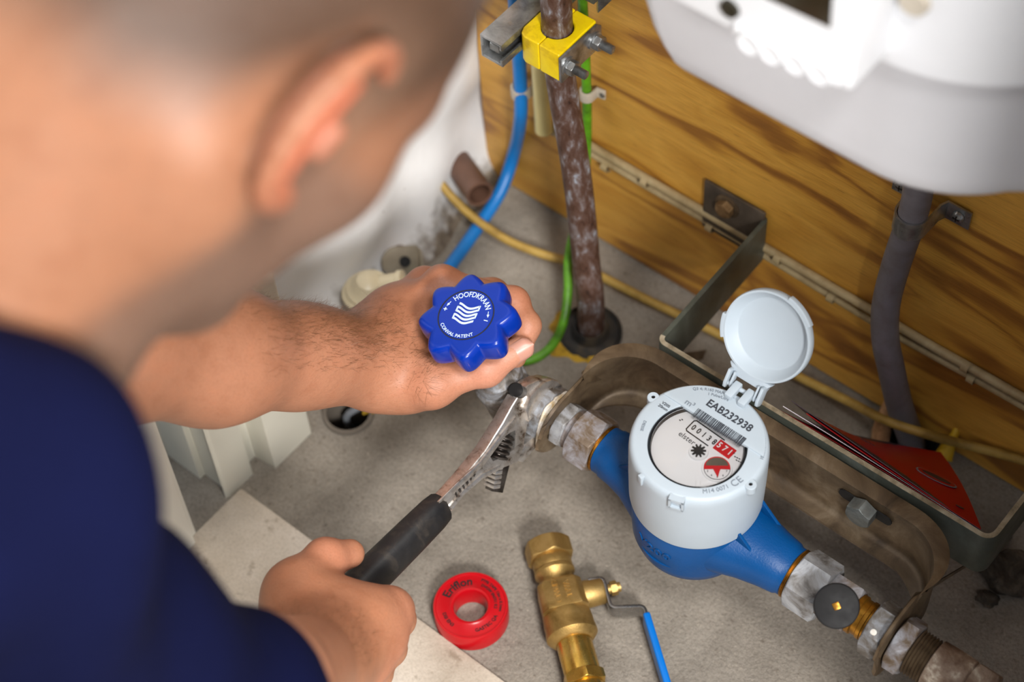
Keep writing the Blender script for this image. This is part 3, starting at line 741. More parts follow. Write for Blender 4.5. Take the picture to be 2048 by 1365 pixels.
# reading direction of the print: up is along image-up-right
ue = Vector((-.33, .94, 0)); ue = (ue-KD*ue.dot(KD)).normalized(); re = ue.cross(KD)
KT = KF+KD*.0005
def kt_text(s, size, r, deg, d, **kw): return text('lettering', s, size, KT, re, ue, M['print_white'], knob, bend=(r, math.radians(deg), d), bold=.00003, **kw)
kt_text('HOOFDKRAAN', .0056, .0151, 82, 1, xs=.80)
kt_text('CONVAL PATENT', .0034, .0168, -100, -1, xs=1.0)
g = G(); a_, u_, v_ = KD, re, ue
def kp(x, y): return KT+re*x+ue*y
def flat(g, pts, h=.00012): g.prism(pts, KT, re, ue, h*2)
for s_ in (1, -1):   # arrows
    g = G(); dgs = [150, 163] if s_ > 0 else [17, 2]
    A0 = Vector((math.cos(math.radians(dgs[0]))*.0154, math.sin(math.radians(dgs[0]))*.0154)); A1 = Vector((math.cos(math.radians(dgs[1]))*.0156, math.sin(math.radians(dgs[1]))*.0156))
    d_ = (A1-A0).normalized(); n_ = Vector((-d_.y, d_.x))
    flat(g, [tuple(A0+n_*.0002), tuple(A0-n_*.0002), tuple(A1-d_*.0016-n_*.0002), tuple(A1-d_*.0016-n_*.0009), tuple(A1+d_*.0006), tuple(A1-d_*.0016+n_*.0009), tuple(A1-d_*.0016+n_*.0002)])
    g.obj('arrow', M['print_white'], knob, 0)
c_ = Vector((math.cos(math.radians(174))*.0154, math.sin(math.radians(174))*.0154)); a, b = .0013, .0003
g = G(); flat(g, [(c_.x+x, c_.y+y) for x, y in ((-a, -b), (-b, -b), (-b, -a), (b, -a), (b, -b), (a, -b), (a, b), (b, b), (b, a), (-b, a), (-b, b), (-a, b))]); g.obj('plus_sign', M['print_white'], knob, 0)
c_ = Vector((math.cos(math.radians(-9))*.0154, math.sin(math.radians(-9))*.0154))
g = G(); flat(g, [(c_.x-.0014, c_.y-.0001), (c_.x+.0014, c_.y-.0004), (c_.x+.0014, c_.y+.0002), (c_.x-.0014, c_.y+.0005)]); g.obj('minus_sign', M['print_white'], knob, 0)
# wave emblem: one ribbon folding down in five strokes
g = G()
def wave(y0, x0=-.0052, x1=.0066, n=14, amp=.0015):
    out = []
    for k in range(n):
        f = k/(n-1); x = x0+(x1-x0)*f
        out.append((x, y0+amp*math.cos(f*2*math.pi*.86+.15)+.0004-(.0000*f)))
    return out
lw = .00078; ys = [.0056-i*.00285 for i in range(5)]
for i, y in enumerate(ys):
    w = wave(y, x0=-.0070-.00022*i, x1=.0078-.00022*i); flat(g, [(x, yy+lw) for x, yy in w]+[(x, yy-lw) for x, yy in reversed(w)])
    if i < 4:
        side = 1 if i % 2 == 0 else 0
        w2 = wave(ys[i+1], x0=-.0070-.00022*(i+1), x1=.0078-.00022*(i+1))
        if i in (0, 2): xa, ya, xb, yb = w[-1][0], w[-1][1], w2[-1][0], w2[-1][1]
        else: xa, ya, xb, yb = w[0][0], w[0][1], w2[0][0], w2[0][1]
        flat(g, [(xa-.0005, ya+.0006), (xa+.0005, ya+.0006), (xb+.0005, yb-.0006), (xb-.0005, yb-.0006)])
g.obj('wave_emblem', M['print_white'], knob, 0)
# PTFE strands between wrench nut and bracket
g = G()
for k in range(7):
    pts = []
    for j in range(12):
        a = math.radians(-70+j*21+rng.uniform(-4, 4)); r = .0176+.0016*rng.random()
        pts.append(at(-.4712+.0028*rng.random()+.0004*k-.002)+Vector((0, r*-math.cos(a), r*math.sin(a))))
    g.tube(pts, .0007+.0005*rng.random(), 6, sub=2)
pts = [at(-.4715)+Vector((0, -.0163, .004)), at(-.4705)+Vector((0, -.0185, -.002)), at(-.4695)+Vector((0, -.0200, -.009)), at(-.4705)+Vector((0, -.0205, -.014))]
g.tube(pts, [.0012, .0022, .0028, .0016], 10, sub=4)
tag(g.obj('thread_seal', M['ptfe'], None, 60), 'white frayed sealing tape wound round the thread beside the wrench jaw', 'tape')
# fittings between bracket and meter
th = thing('pipe_coupling', 'chalky grey union coupling left of the blue water meter', 'coupling', (-.452, AY, AZ-.02))
g = G(); g.cyl(at(-.497), at(-.425), .0125, 30); g.obj('inner_tube', M['galv'], th)
g = G(); g.lathe([(.0145, 0), (.0162, .001), (.0162, .0085), (.0145, .0095)], at(-.4775), AX, 40); g.obj('lock_ring', M['galv'], th)
g = G(); g.hexnut(at(-.4648), AX, .0095, .0300, hint=(0, .5, 1)); g.obj('lock_nut', M['zinc_white'], th)
g = G(); g.lathe([(.0138, 0), (.0148, .001), (.0148, .007), (.0135, .0085)], at(-.4560), AX, 40); g.obj('shoulder', M['galv2'], th)
g = G(); g.hexnut(at(-.4500), AX, .0200, .0370, hint=(0, .35, 1)); g.obj('union_nut', M['galv2'], th)
g = G(); g.lathe([(.0168, 0), (.0176, .0008), (.0168, .0016), (.0176, .0024), (.0168, .0034)], at(-.4312), AX, 40); g.obj('brass_thread', M['brass_old'], th)
# right-hand side: check valve and outlet
th = thing('check_valve', 'grey check valve with round black cap right of the blue water meter', 'valve', (-.235, AY, AZ-.02))
g = G(); g.lathe([(.0172, 0), (.0180, .0008), (.0172, .0016), (.0180, .0024), (.0172, .0034)], at(-.2735), AX, 40); g.obj('brass_thread', M['brass_old'], th)
g = G(); g.hexnut(at(-.2700), AX, .0235, .0372, hint=(0, .1, 1)); g.obj('union_nut', M['zinc_white'], th)
g = G(); g.hexnut(at(-.2480), AX, .0215, .0300, hint=(0, -.4, 1)); g.obj('valve_body', M['galv2'], th)
CN = Vector((.17, -.44, .88)).normalized(); CC = Pz(1673, 1213, .160)
cb = at(-.238)
CN = (CC-cb).normalized()
g = G(); g.cyl(cb, CC-CN*.006, .0095, 24); g.obj('cap_neck', M['galv2'], th)
NV = (Vector(CAM)-CC).normalized(); NV = (NV+CN).normalized()
g = G(); g.lathe([(.0132, -.009), (.0140, -.008), (.0143, -.002), (.0138, -.0004), (.0128, 0)], CC, NV, 44); cap_ = g.obj('cap', M['black_cap'], th)
g = G(); g.box(CC+NV*.0004, (.0046, .0046, .0010), tuple(frame(NV, (.4, .8, 0))[i] for i in (1, 2, 0))); g.obj('brass_pin', M['brass_old'], cap_, 30, bev=.0008)
g = G(); g.lathe([(.0125, 0), (.0138, .001), (.0138, .004), (.0126, .005), (.0126, .0085), (.0134, .009), (.0134, .0115), (.0128, .012), (.0128, .016)], at(-.2270), AX, 40); g.obj('brass_spigot', M['brass_old'], th)
g = G(); g.hexnut(at(-.2130), AX, .0135, .0345, hint=(0, .2, 1)); g.obj('lock_nut', M['galv'], th)
g = G(); c_ = Pz(1755, 1290, .138); g.lathe([(.0022, 0), (.0021, .0006), (.001, .0009)], at(-.2065)+Vector((0, -.0112, .0142)), Vector((0, -.55, .83)), 14); g.obj('paint_fleck', M['ptfe'], th)
th = thing('outlet_pipe', 'corroded threaded outlet fitting at the lower right corner', 'pipe', (-.16, AY, AZ-.02))
g = G(); g.hexnut(at(-.1945), AX, .0115, .0345, hint=(0, .3, 1)); g.obj('back_nut', M['galv2'], th)
g = G(); pr = []
for k in range(6): pr += [(.0142, k*.0022), (.0158, k*.0022+.0011)]
pr.append((.0142, .0134)); g.lathe(pr, at(-.1832), AX, 40); g.obj('thread', M['brown_steel'], th)
g = G(); g.lathe([(.0142, 0), (.0166, .001), (.0170, .012), (.0168, .024), (.0140, .027)], at(-.1695), AX, 40); g.obj('crusted_socket', M['crust'], th)
g = G(); g.hexnut(at(-.1440), AX, .016, .0330, hint=(0, .6, 1)); g.obj('end_nut', M['crust'], th)
g = G(); g.tube([at(-.130), at(-.105), at(-.08)+Vector((0, 0, -.01)), at(-.062)+Vector((0, 0, -.05)), at(-.06)+Vector((0, 0, -.13))], .011, 20, sub=5); g.obj('down_pipe', M['copper'], th)
# ================================================================== water meter
MC = Vector((-.352, .541, 0)); ZR = .204
EX, EY, EZ = Vector((1, 0, 0)), Vector((0, 1, 0)), Vector((0, 0, 1))
wm = thing('water_meter', 'blue-bodied water meter with grey head and open lid', 'meter', (MC.x, MC.y, .082))
# cast body: two tapering arms and a round chamber
g = G(); rings = []
for x, ry, rz, dz in ((-.4275, .0166, .0166, 0), (-.4230, .0166, .0166, 0), (-.4215, .0176, .0176, 0), (-.412, .0185, .0185, 0), (-.400, .0215, .0195, 0), (-.385, .0285, .0225, 0), (-.372, .0350, .0255, 0), (-.352, .0395, .0280, 0), (-.332, .0350, .0255, 0), (-.319, .0290, .0235, 0), (-.304, .0235, .0210, 0), (-.290, .0200, .0192, 0), (-.2785, .0180, .0180, 0), (-.2765, .0168, .0168, 0), (-.2725, .0168, .0168, 0)):
    rings.append([Vector((x, AY+ry*math.copysign(abs(math.cos(t))**.85, math.cos(t)), AZ+dz+rz*math.copysign(abs(math.sin(t))**.85, math.sin(t)))) for t in [2*math.pi*k/40 for k in range(40)]])
g.rings(rings)
arms = g.obj('pipe_arms', M['meter_blue'], wm, 40)
g = G(); g.lathe([(.0002, .0835), (.022, .0838), (.0335, .0870), (.0395, .0935), (.0418, .1020), (.0425, .115), (.0428, .150), (.0405, .152)], MC, EZ, 72)
body = g.obj('body', M['meter_blue'], wm, 50)
for sx, yy in ((1, -.012), (1, .016), (-1, -.012)):
    g = G(); g.prism([(0, 0), (sx*.020, -.022), (0, -.022)] if sx > 0 else [(0, 0), (0, -.022), (sx*.020, -.022)], (MC.x+sx*.0385, MC.y+yy, .1535), EX, EZ, .0022); g.obj('rib', M['meter_blue'], body, 30, bev=.0004)
# cast letters wrapped on the front of the body
def wrap(x, y, z):
    r = .0427+z; a = math.radians(-72)+x/r
    return Vector((MC.x+r*math.cos(a), MC.y+r*math.sin(a), .1165+y))
wrap2 = lambda a0, zc, rb: (lambda x, y, z: Vector((MC.x+(rb+z)*math.cos(math.radians(a0)+x/rb), MC.y+(rb+z)*math.sin(math.radians(a0)+x/rb), zc+y)))
text('cast_lettering', 'V200', .0105, (0, 0, 0), EX, EY, M['meter_blue'], body, warp=wrap2(-94, .1215, .0426), extrude=.0007, bold=.0001, xs=1.25)
g = G(); R_ = []
for k in range(13):
    a = math.radians(-112+k*3.2); s = math.sin(math.pi*k/12)
    R_.append([MC+Vector((math.cos(a)*r, math.sin(a)*r, z)) for r, z in ((.0420, .1090-.0008*s), (.0420+.0014*s, .1090-.0008*s), (.0420+.0014*s, .1090+.0008*s), (.0420, .1090+.0008*s))])
g.rings(R_); g.obj('cast_arc', M['meter_blue'], body, 30)
# grey head shell: outside wall, rounded shoulder, flat ring, window recess
WC = Vector((MC.x+.0008, MC.y-.0032, 0)); WR = .0316
RO = .0455
NSEG = 96; R_ = []
def ringpts(c, r, z): return [Vector((c.x+r*math.cos(2*math.pi*k/NSEG), c.y+r*math.sin(2*math.pi*k/NSEG), z)) for k in range(NSEG)]
for r, z in ((.0425, .1445), (.0437, .1430), (.0442, .1460), (.0446, .170), (.0446, ZR-.0085), (.0444, ZR-.0050), (.0437, ZR-.0020), (.0424, ZR-.0004), (.0410, ZR)): R_.append(ringpts(MC, r, z))
for r, z in ((WR, ZR), (WR-.0003, ZR-.0006), (WR-.0003, ZR-.012)): R_.append(ringpts(WC, r, z))
g = G(); g.rings(R_, cap=False); head = g.obj('head_ring', M['meter_grey'], wm, 40)
for a in (168, -8):   # sealing ears
    c = MC+Vector((math.cos(math.radians(a))*.0440, math.sin(math.radians(a))*.0440, ZR-.0035))
    g = G(); g.lathe([(.0013, -.003), (.0013, .0033), (.0036, .0033), (.0040, .0028), (.0040, -.003)], c, EZ, 24, closed=True); e_ = g.obj('seal_ear', M['meter_grey'], wm)
    g = G(); g.lathe([(.0013, .0020), (.0013, .0026)], c, EZ, 16); g.obj('ear_hole', M['gasket'], e_)
# gasket, dial, glass
g = G(); g.lathe([(WR-.0003, -.0012), (WR-.0010, -.0006), (WR-.0018, -.0012), (WR-.0024, -.0030), (WR-.0024, -.0120), (WR-.0003, -.0120)], WC+EZ*ZR, EZ, 80, closed=True); g.obj('gasket', M['gasket'], wm, 50)
ZD = ZR-.0052
g = G(); g.lathe([(WR-.0026, -.002), (WR-.0026, 0), (.0001, 0)], WC+EZ*ZD, EZ, 64); dial = g.obj('dial', M['dial_white'], wm, 30)
g = G(); g.lathe([(WR-.0022, -.0003), (WR-.0022, .0003), (.0001, .0003)], WC+EZ*(ZR-.0016), EZ, 64); g.obj('glass', M['glass'], wm, 30)
def D(px, py, h=0.): return Pz(px, py, ZD+h)
def plate(name, mat, pts, h0, h1, parent, **kw):
    c = sum((Vector(p) for p in pts), Vector())/len(pts)
    g = G(); g.rings([[Vector((p.x, p.y, h0)) for p in pts], [Vector((p.x, p.y, h1)) for p in pts]]); return g.obj(name, mat, parent, 30, **kw)
# raised half of the dial face carrying the counter
ux = EX; cw = D(1422, 872)
ang = math.radians(-3.); ux = Vector((math.cos(ang), math.sin(ang), 0)); uy = Vector((-math.sin(ang), math.cos(ang), 0))
CT = D(1408, 870)            # centre of black digits
def W2(x, y, h=.0004): return CT+ux*x+uy*y+EZ*h
def quad(g, x0, x1, y0, y1, h0=.0, h1=.0004): g.add([W2(x, y, h) for h in (h0, h1) for x, y in ((x0, y0), (x1, y0), (x1, y1), (x0, y1))], [(0, 3, 2, 1), (4, 5, 6, 7), (0, 1, 5, 4), (1, 2, 6, 5), (2, 3, 7, 6), (3, 0, 4, 7)])
g = G(); lw = .00035
pl = [(.0125, .0050), (-.0100, .0050), (-.0112, .0038), (-.0112, -.0040), (-.0100, -.0050), (.0072, -.0050)]
for a, b in zip(pl[:-1], pl[1:]):
    A0 = Vector(a); B0 = Vector(b); d = (B0-A0).normalized(); n_ = Vector((-d.y, d.x))*lw; A0 = A0-d*lw*.6; B0 = B0+d*lw*.6
    q = [A0+n_, A0-n_, B0-n_, B0+n_]
    g.rings([[W2(p.x, p.y, .0002) for p in q], [W2(p.x, p.y, .0005) for p in q]])
box_ = g.obj('counter_outline', M['print_black'], dial, 0)
for i, ch in enumerate('00138'):
    text('counter_digit', ch, .0058, W2(-.0082+i*.0042, -.0004, .0005), ux, uy, M['print_black'], dial, bold=.00008, xs=.8)
g = G(); quad(g, .0104, .0232, -.0042, .0040); g.obj('red_counter_field', M['red_print'], dial, 0)
for i, ch in enumerate('571'):
    text('counter_digit', ch, .0062, W2(.0126+i*.0042, -.0002, .0008), ux, uy, M['dial_white'], dial, bold=.00012, xs=.8)
text('lettering', 'elster', .0055, D(1374, 877, .0003), ux, uy, M['print_grey'], dial, bold=-.00004)
for (px_, py_, n_) in ((1360, 841, 2), (1468, 907, 1), (1470, 914, 3), (1473, 921, 3)):
    for k in range(n_):
        g = G(); g.box(D(px_+k*4.5, py_-k*1.2+(k*3.4 if px_ > 1400 else 0), .0003), (.0011, .0006, .0003)); g.obj('fine_print_mark', M['print_grey'], dial, 0)
# black star wheel on a white boss
sc_ = D(1397, 904, .001); g = G(); g.lathe([(.0064, 0), (.0060, .0016), (.0001, .0016)], sc_-EZ*.001, EZ, 40); g.obj('star_boss', M['dial_white'], dial, 30)
pl = []
for k in range(20):
    a = 2*math.pi*k/20
    for da, r in ((-.09, .0048 if k % 2 == 0 else .0029), (.09, .0048 if k % 2 == 0 else .0029)): pl.append((r*math.cos(a+da), r*math.sin(a+da)))
g = G(); g.prism(pl, sc_+EZ*.0012, EX, EY, .0008); g.obj('star_wheel', M['print_black'], dial, 0)
# red sweep dial
rc = D(1434, 938, .0006); rr = .0083
g = G(); g.lathe([(rr+.0015, -.0006), (rr+.0012, .0003), (.0001, .0003)], rc, EZ, 48); sd = g.obj('sweep_dial', M['dial_white'], dial, 30)
g = G(); g.lathe([(rr, .0003), (rr, .0006), (rr-.0003, .0006), (rr-.0003, .0003)], rc, EZ, 48, closed=True); g.obj('sweep_circle', M['print_grey'], sd, 0)
ud = Vector((.80, .60, 0)).normalized(); vd = Vector((-ud.y, ud.x, 0))   # pointer half-disc: vd towards the picture top
pl = [(rr*math.cos(a), rr*math.sin(a)) for a in [math.radians(-6+k*192/24) for k in range(25)]]
pl += [(-.0025, -.0007), (-.0018, -.0022), (.0003, -.0068), (.0016, -.0022), (.0022, -.0007)]
g = G(); g.prism(pl, rc+EZ*.0008, ud, vd, .0004); pt = g.obj('red_pointer', M['red_print'], sd, 0)
pl = [(.0070*math.cos(a), .0016+.0058*math.sin(a)) for a in [math.radians(k*180/16) for k in range(17)]]
g = G(); g.prism(pl, rc+EZ*.0011, ud, vd, .0003); g.obj('pointer_mirror', M['mirror_grey'], pt, 0)
for k, ch in enumerate('34567'):
    a = math.radians(200+k*35); text('scale_digit', ch, .0021, rc+ud*(.0063*math.cos(a))+vd*(.0063*math.sin(a))+EZ*.0004, ud, vd, M['print_grey'], sd)
g = G()
for k in range(2):
    c = D(1394+k*9, 969, .0004); g = G(); g.box(c, (.0014, .0044, .0012), (Vector((.8, .6, 0)), Vector((-.6, .8, 0)), EZ)); g.obj('slot_tab', M['dial_white'], dial, 0)
# label plate: the raised far segment of the head
YCH = Pz(1420, 848, ZR).y-MC.y       # chord height
pts = []
RP = .0415
a0 = math.asin(YCH/RP)
for k in range(33):
    a = a0+(math.pi-2*a0)*k/32
    pts.append(Vector((MC.x+RP*math.cos(a), MC.y+RP*math.sin(a), 0)))
lab = plate('label_plate', M['meter_grey'], pts, ZR-.002, ZR+.0011, wm, bev=.0006)
ZL = ZR+.0013
def Lp(px, py): return Pz(px, py, ZL)
text('serial_number', 'EAB232938', .0078, Lp(1459, 832), EX, EY, M['print_grey'], lab, bold=.00014, xs=.93)
x0 = Lp(1392, 823).x; x1 = Lp(1496, 880).x; yb = Lp(1440, 856).y
g = G(); x = x0; r_ = random.Random(3)
while x < x1-.001:
    w = r_.choice((.00022, .00022, .00045, .0007)); 
    g.box((x+w/2, yb, ZL), (w, .0072, .0003)); x += w+r_.choice((.00028, .0004, .00062))
bc = g.obj('barcode', M['print_grey'], lab, 0); bc['kind'] = 'stuff'
text('lettering', 'Q3 4; R160 MAP 16bar', .0029, MC+EZ*ZL, EX, EY, M['print_faint'], lab, bend=(.0386, math.radians(112), 1))
text('lettering', '1 Pulse/Litre', .0028, MC+EZ*ZL, EX, EY, M['print_faint'], lab, bend=(.0354, math.radians(106), 1))
text('lettering', 'm\u00b3', .0062, Lp(1380, 808), EX, EY, M['print_faint'], lab)
text('lettering', 'V200\n20mm', .0030, Pz(1329, 813, ZR+.0002), EX, EY, M['print_grey'], head, xs=.95)
def hd_arc(s, size, deg, d, r=.0375): return text('lettering', s, size, MC+EZ*(ZR+.0002), EX, EY, M['print_faint'], head, bend=(r, math.radians(deg), d))
hd_arc('UK/0126/0081', .0030, 30, 1, .0405); hd_arc('M14 0071', .0042, -38, -1, .0372); hd_arc('CE', .0068, -16, -1, .0375); hd_arc('DIESSE', .0028, 200, -1, .0370)
g = G(); R_ = []
for k in range(9):   # frame round M14
    a = math.radians(-31+k*1.7*1.2)
# closing catch at the front and small rib
def fr(a, r, z): a = math.radians(a); return MC+Vector((math.cos(a)*r, math.sin(a)*r, z))
for a, w, name in ((-72, .010, 'catch'), (-108, .0035, 'catch_rib')):
    d = Vector((math.cos(math.radians(a)), math.sin(math.radians(a)), 0)); n_ = Vector((-d.y, d.x, 0)); c = MC+d*.0440+EZ*(ZR-.0055)
    if name == 'catch':
        g = G(); g.box(c+n_*(w/2-.0008), (.0050, .0016, .0105), (d, n_, EZ)); g.box(c-n_*(w/2-.0008), (.0050, .0016, .0105), (d, n_, EZ)); g.box(c+EZ*.0040-d*.002, (.0090, w, .0022), (d, n_, EZ)); g.box(c-EZ*.0046, (.0050, w, .0014), (d, n_, EZ))
        bm_ = g.obj(name, M['meter_grey'], wm, 30)
    else:
        g = G(); g.box(c, (.0040, w, .009), (d, n_, EZ)); g.obj(name, M['meter_grey'], wm, 30, bev=.0005)
# hinge
HY = MC.y+.0465; HX = MC.x+.0005; HZ = ZR+.0015
for dx in (-.0048, .0052):
    g = G(); g.box((HX+dx, HY-.004, HZ+.0008), (.0056, .0135, .0055)); g.obj('hinge_block', M['meter_grey'], wm, 40, bev=.0012)
g = G(); g.cyl((HX-.0115, HY, HZ), (HX+.0115, HY, HZ), .0016, 16); g.obj('hinge_pin', M['meter_grey'], wm)
# lid, thrown back on the hinge
LA = math.radians(60); ld = Vector((0, math.cos(LA), math.sin(LA))); ln = Vector((0, -math.sin(LA), math.cos(LA)))   # ln faces the camera
LR = .0305
HP = Vector((HX, HY, HZ)); LC = HP+ld*(LR+.0115)
g = G(); g.lathe([(.0002, -.0078), (.0232, -.0078), (.0244, -.0072), (.0282, -.0010), (.0292, .0), (.0304, .0), (.0309, -.0012), (.0306, -.0060), (.0285, -.0100), (.0250, -.0108), (.0002, -.0108)], LC, ln, 88)
lid = g.obj('lid', M['meter_grey'], wm, 40)
# tab lips on the rim and the hinge arms
for a_, da in ((62, 20), (196, 15)):
    R_ = []
    for k in range(13):
        a = math.radians(a_-da+2*da*k/12); dd = EX*math.cos(a)+ld*math.sin(a)
        R_.append([LC+dd*r+ln*h for r, h in ((.0303, -.0045), (.0328, -.0045), (.0328, .0), (.0303, .0))])
    g = G(); g.rings(R_); g.obj('rim_lip', M['meter_grey'], lid, 30, bev=.0004)
def lp(x, y, h=0.): return HP+EX*x+ld*y+ln*h
pl = [(-.0125, .004), (-.0125, .0135), (-.018, .0205), (.018, .0205), (.0145, .0135), (.0125, .004)]
g = G(); g.prism([(-.0135, .0065), (-.0140, .0105), (-.0165, .0135), (.0165, .0135), (.0140, .0105), (.0135, .0065)], HP-ln*.0035, EX, ld, .0060); g.obj('lid_neck', M['meter_grey'], lid, 40, bev=.0012)
for s_ in (-1, 1):
    g = G(); g.prism([(-.004, -.003), (-.002, -.0042), (.003, -.0030), (.0045, .001), (.0040, .011), (-.004, .011)], HP+EX*(s_*.0125), ld.cross(EX) if False else ln, ld, .0022); g.obj('lid_arm', M['meter_grey'], lid, 40, bev=.0006)
    g = G(); g.prism([(-.003, -.002), (.002, -.0015), (.003, .002), (.002, .010), (-.003, .010)], HP+EX*(s_*.0092), ln, ld, .0014); g.obj('lid_arm', M['meter_grey'], lid, 40, bev=.0004)

# ================================================================== adjustable wrench
WT = math.radians(20); WN = Vector((math.cos(WT), 0, math.sin(WT))); WW = Vector((-math.sin(WT), 0, math.cos(WT)))
WQ = Vector((-.4765, .541, .120))          # front face passes here
def on_wr(px, py, off=0.):
    r = Vector(ray(px, py)); c = Vector(CAM); q = WQ+WN*off
    p = c+r*((q-c).dot(WN)/r.dot(WN)); d = p-WQ
    return (d.y, d.dot(WW))
def wpos(y, w, off=0.): return WQ+EY*y+WW*w+WN*off
wr = thing('adjustable_wrench', 'chrome adjustable wrench with black grip clamped on the valve nut', 'wrench', (WQ.x, .46, .12))
def wprism(pl, thick, off, bev=.0012, bseg=2):
    g = G(); g.prism(pl, WQ+WN*off, EY, WW, thick); return g
HTK = .0100
top = [on_wr(x, y, -HTK) for x, y in ((862, 995), (905, 948), (950, 893), (985, 838), (1003, 805), (1020, 778), (1036, 762), (1056, 752), (1076, 749), (1095, 754), (1107, 765))]
low = [on_wr(x, y) for x, y in ((1111, 775), (1103, 789), (1085, 803), (1068, 830), (1056, 850), (1050, 880), (1047, 912), (1035, 926), (1010, 936), (965, 960), (925, 995), (905, 1024))]
hole = [on_wr(1041+13.5*math.cos(t), 784+13.5*math.sin(t)) for t in [2*math.pi*k/28 for k in range(28)]]
win = [on_wr(x, y) for x, y in ((977, 908), (990, 889), (1020, 866), (1031, 861), (1029, 898), (1012, 913), (986, 923))]
g = wprism(top+low, HTK, -HTK/2); handle = g.obj('body', M['chrome'], None, 30, bev=.0013, bseg=3)
cs = []
for h_ in (hole, win):
    c = G(); c.prism(h_, WQ-WN*.005, EY, WW, .05); cs.append(c.obj('cutter', M['chrome'], None, 0))
cut(handle, cs); handle.data.shade_smooth(); handle.data.set_sharp_from_angle(angle=math.radians(30)); adopt(handle, wr)
g = G(); g.prism(inset(hole, -.0004), WQ-WN*.0045, EY, WW, .0012); g.obj('hang_hole_shade', M['black_hole'], wr, 0)  # black disc set inside the hole, standing in for its shade
# thick fixed jaw cheek, stepping proud of the body
cheek = [on_wr(x, y, .003) for x, y in ((1058, 846), (1052, 820), (1060, 796), (1075, 778), (1092, 764), (1104, 760), (1112, 770), (1105, 790), (1087, 806), (1070, 832))]
g = wprism(cheek, .0150, -.0045); g.obj('fixed_jaw', M['chrome'], wr, 30, bev=.0014)
# raised rims along the handle and stamped marks
for pts_ in (((874, 1004), (912, 966), (960, 922), (1000, 868), (1030, 832), (1034, 838), (1006, 876), (966, 930), (918, 975), (880, 1012)), ((902, 1020), (926, 990), (966, 955), (1000, 934), (1000, 929), (962, 948), (922, 983), (897, 1013))):
    g = wprism([on_wr(x, y) for x, y in pts_], .0016, .0004); g.obj('handle_rim', M['chrome'], wr, 30, bev=.0004)
for k in range(6):
    c_ = on_wr(912+k*7, 990-k*8.5); m_ = Vector(c_); g = G(); g.box(wpos(m_.x, m_.y, .0002), (.0005, .0017+.0006*(k % 2), .0042), (WN, (EY*.72+WW*.30).normalized(), WW)); g.obj('stamped_mark', M['dark_steel'], wr, 0)
# movable jaw with toothed rack
g = wprism([on_wr(x, y) for x, y in ((1034, 922), (1048, 890), (1071, 872), (1078, 868), (1084, 874), (1078, 888), (1064, 906), (1046, 926))], .0125, -.0062); mj = g.obj('movable_jaw', M['chrome'], wr, 30, bev=.0012)
rk = [on_wr(x, y, -.002) for x, y in ((1002, 905), (1026, 905), (1006, 987), (984, 984))]
g = wprism(rk, .0070, -.0055); g.obj('rack', M['dark_steel'], mj, 30, bev=.0006)
A_r = Vector(on_wr(996, 912, -.002)); B_r = Vector(on_wr(986, 980, -.002)); dr_ = (B_r-A_r).normalized(); nr_ = Vector((-dr_.y, dr_.x))
for k in range(7):
    m_ = A_r+(B_r-A_r)*((k+.6)/7.2); e1 = nr_ if nr_.x > 0 else -nr_
    pl = [tuple(m_-e1*.0016-dr_*.0012), tuple(m_+e1*.0052-dr_*.0016), tuple(m_+e1*.0052+dr_*.0014), tuple(m_-e1*.0016+dr_*.0010)]
    g = wprism(pl, .0100, -.0052); g.obj('rack_tooth', M['chrome'], mj, 30, bev=.0006)
# worm screw
p0 = Vector(on_wr(994, 917, -.004)); p1 = Vector(on_wr(1010, 868, -.004)); P0 = wpos(p0.x, p0.y, -.004); P1 = wpos(p1.x, p1.y, -.004); Lw = (P1-P0).length
g = G(); pr = []
for k in range(5):
    z = Lw*(k/5)
    pr += [(.0048, z), (.0056, z+.0005), (.0074, z+Lw*.05), (.0076, z+Lw*.10), (.0072, z+Lw*.13), (.0054, z+Lw*.165), (.0048, z+Lw*.185)]
g.lathe(pr, P0, P1-P0, 36); g.obj('worm_screw', M['dark_steel'], wr, 25)
# black grip
c1 = Vector(on_wr(882, 1014, -.005)); c2 = Vector(on_wr(742, 1153, -.005)); gd = (c2-c1).normalized(); gn = Vector((-gd.y, gd.x))
g = G(); rings = []
for y, hz, hx in ((-.002, .0095, .0062), (.0, .0108, .0078), (.008, .0116, .0088), (.03, .0120, .0094), (.06, .0124, .0098), (.10, .0130, .0104), (.14, .0132, .0106), (.168, .0128, .0102), (.175, .0105, .0085), (.178, .006, .005)):
    m_ = c1+gd*y; cc = wpos(m_.x, m_.y, -.005); ez = EY*gn.x+WW*gn.y
    rings.append([cc+WN*(hx*math.copysign(abs(math.cos(t))**.6, math.cos(t)))+ez*(hz*math.copysign(abs(math.sin(t))**.6, math.sin(t))) for t in [2*math.pi*k/32 for k in range(32)]])
g.rings(rings); g.obj('grip', M['black_grip'], wr, 50)

# ================================================================== sealing tape reel
TC = Pz(941, 1211, .0185); TC = Vector((TC.x, TC.y, 0)); TR = .0268; TH = .0185
tp = thing('tape_reel', 'red plastic reel of thread seal tape lying flat on the concrete', 'tape reel', TC)
g = G(); g.lathe([(.0128, 0.0005), (TR-.0006, .0005), (TR, .0012), (TR, TH-.0008), (TR-.0005, TH), (TR-.0018, TH), (TR-.0022, TH-.0009), (.0150, TH-.0009), (.0142, TH-.0003), (.0126, TH-.0006), (.0118, TH-.0022), (.0116, .0005)], TC, EZ, 72, closed=True); g.obj('reel', M['tape_red'], tp, 40)
TT = TC+EZ*(TH-.0007)
def tt(s, size, r, deg, d, **kw): return text('lettering', s, size, TT, Vector((.773, .633, 0)).normalized(), Vector((-.633, .773, 0)).normalized(), M['print_black'], tp, bend=(r, math.radians(deg), d), **kw)
tt('Eriflon', .0084, .0190, 122, 1, bold=.00018, xs=1.08)
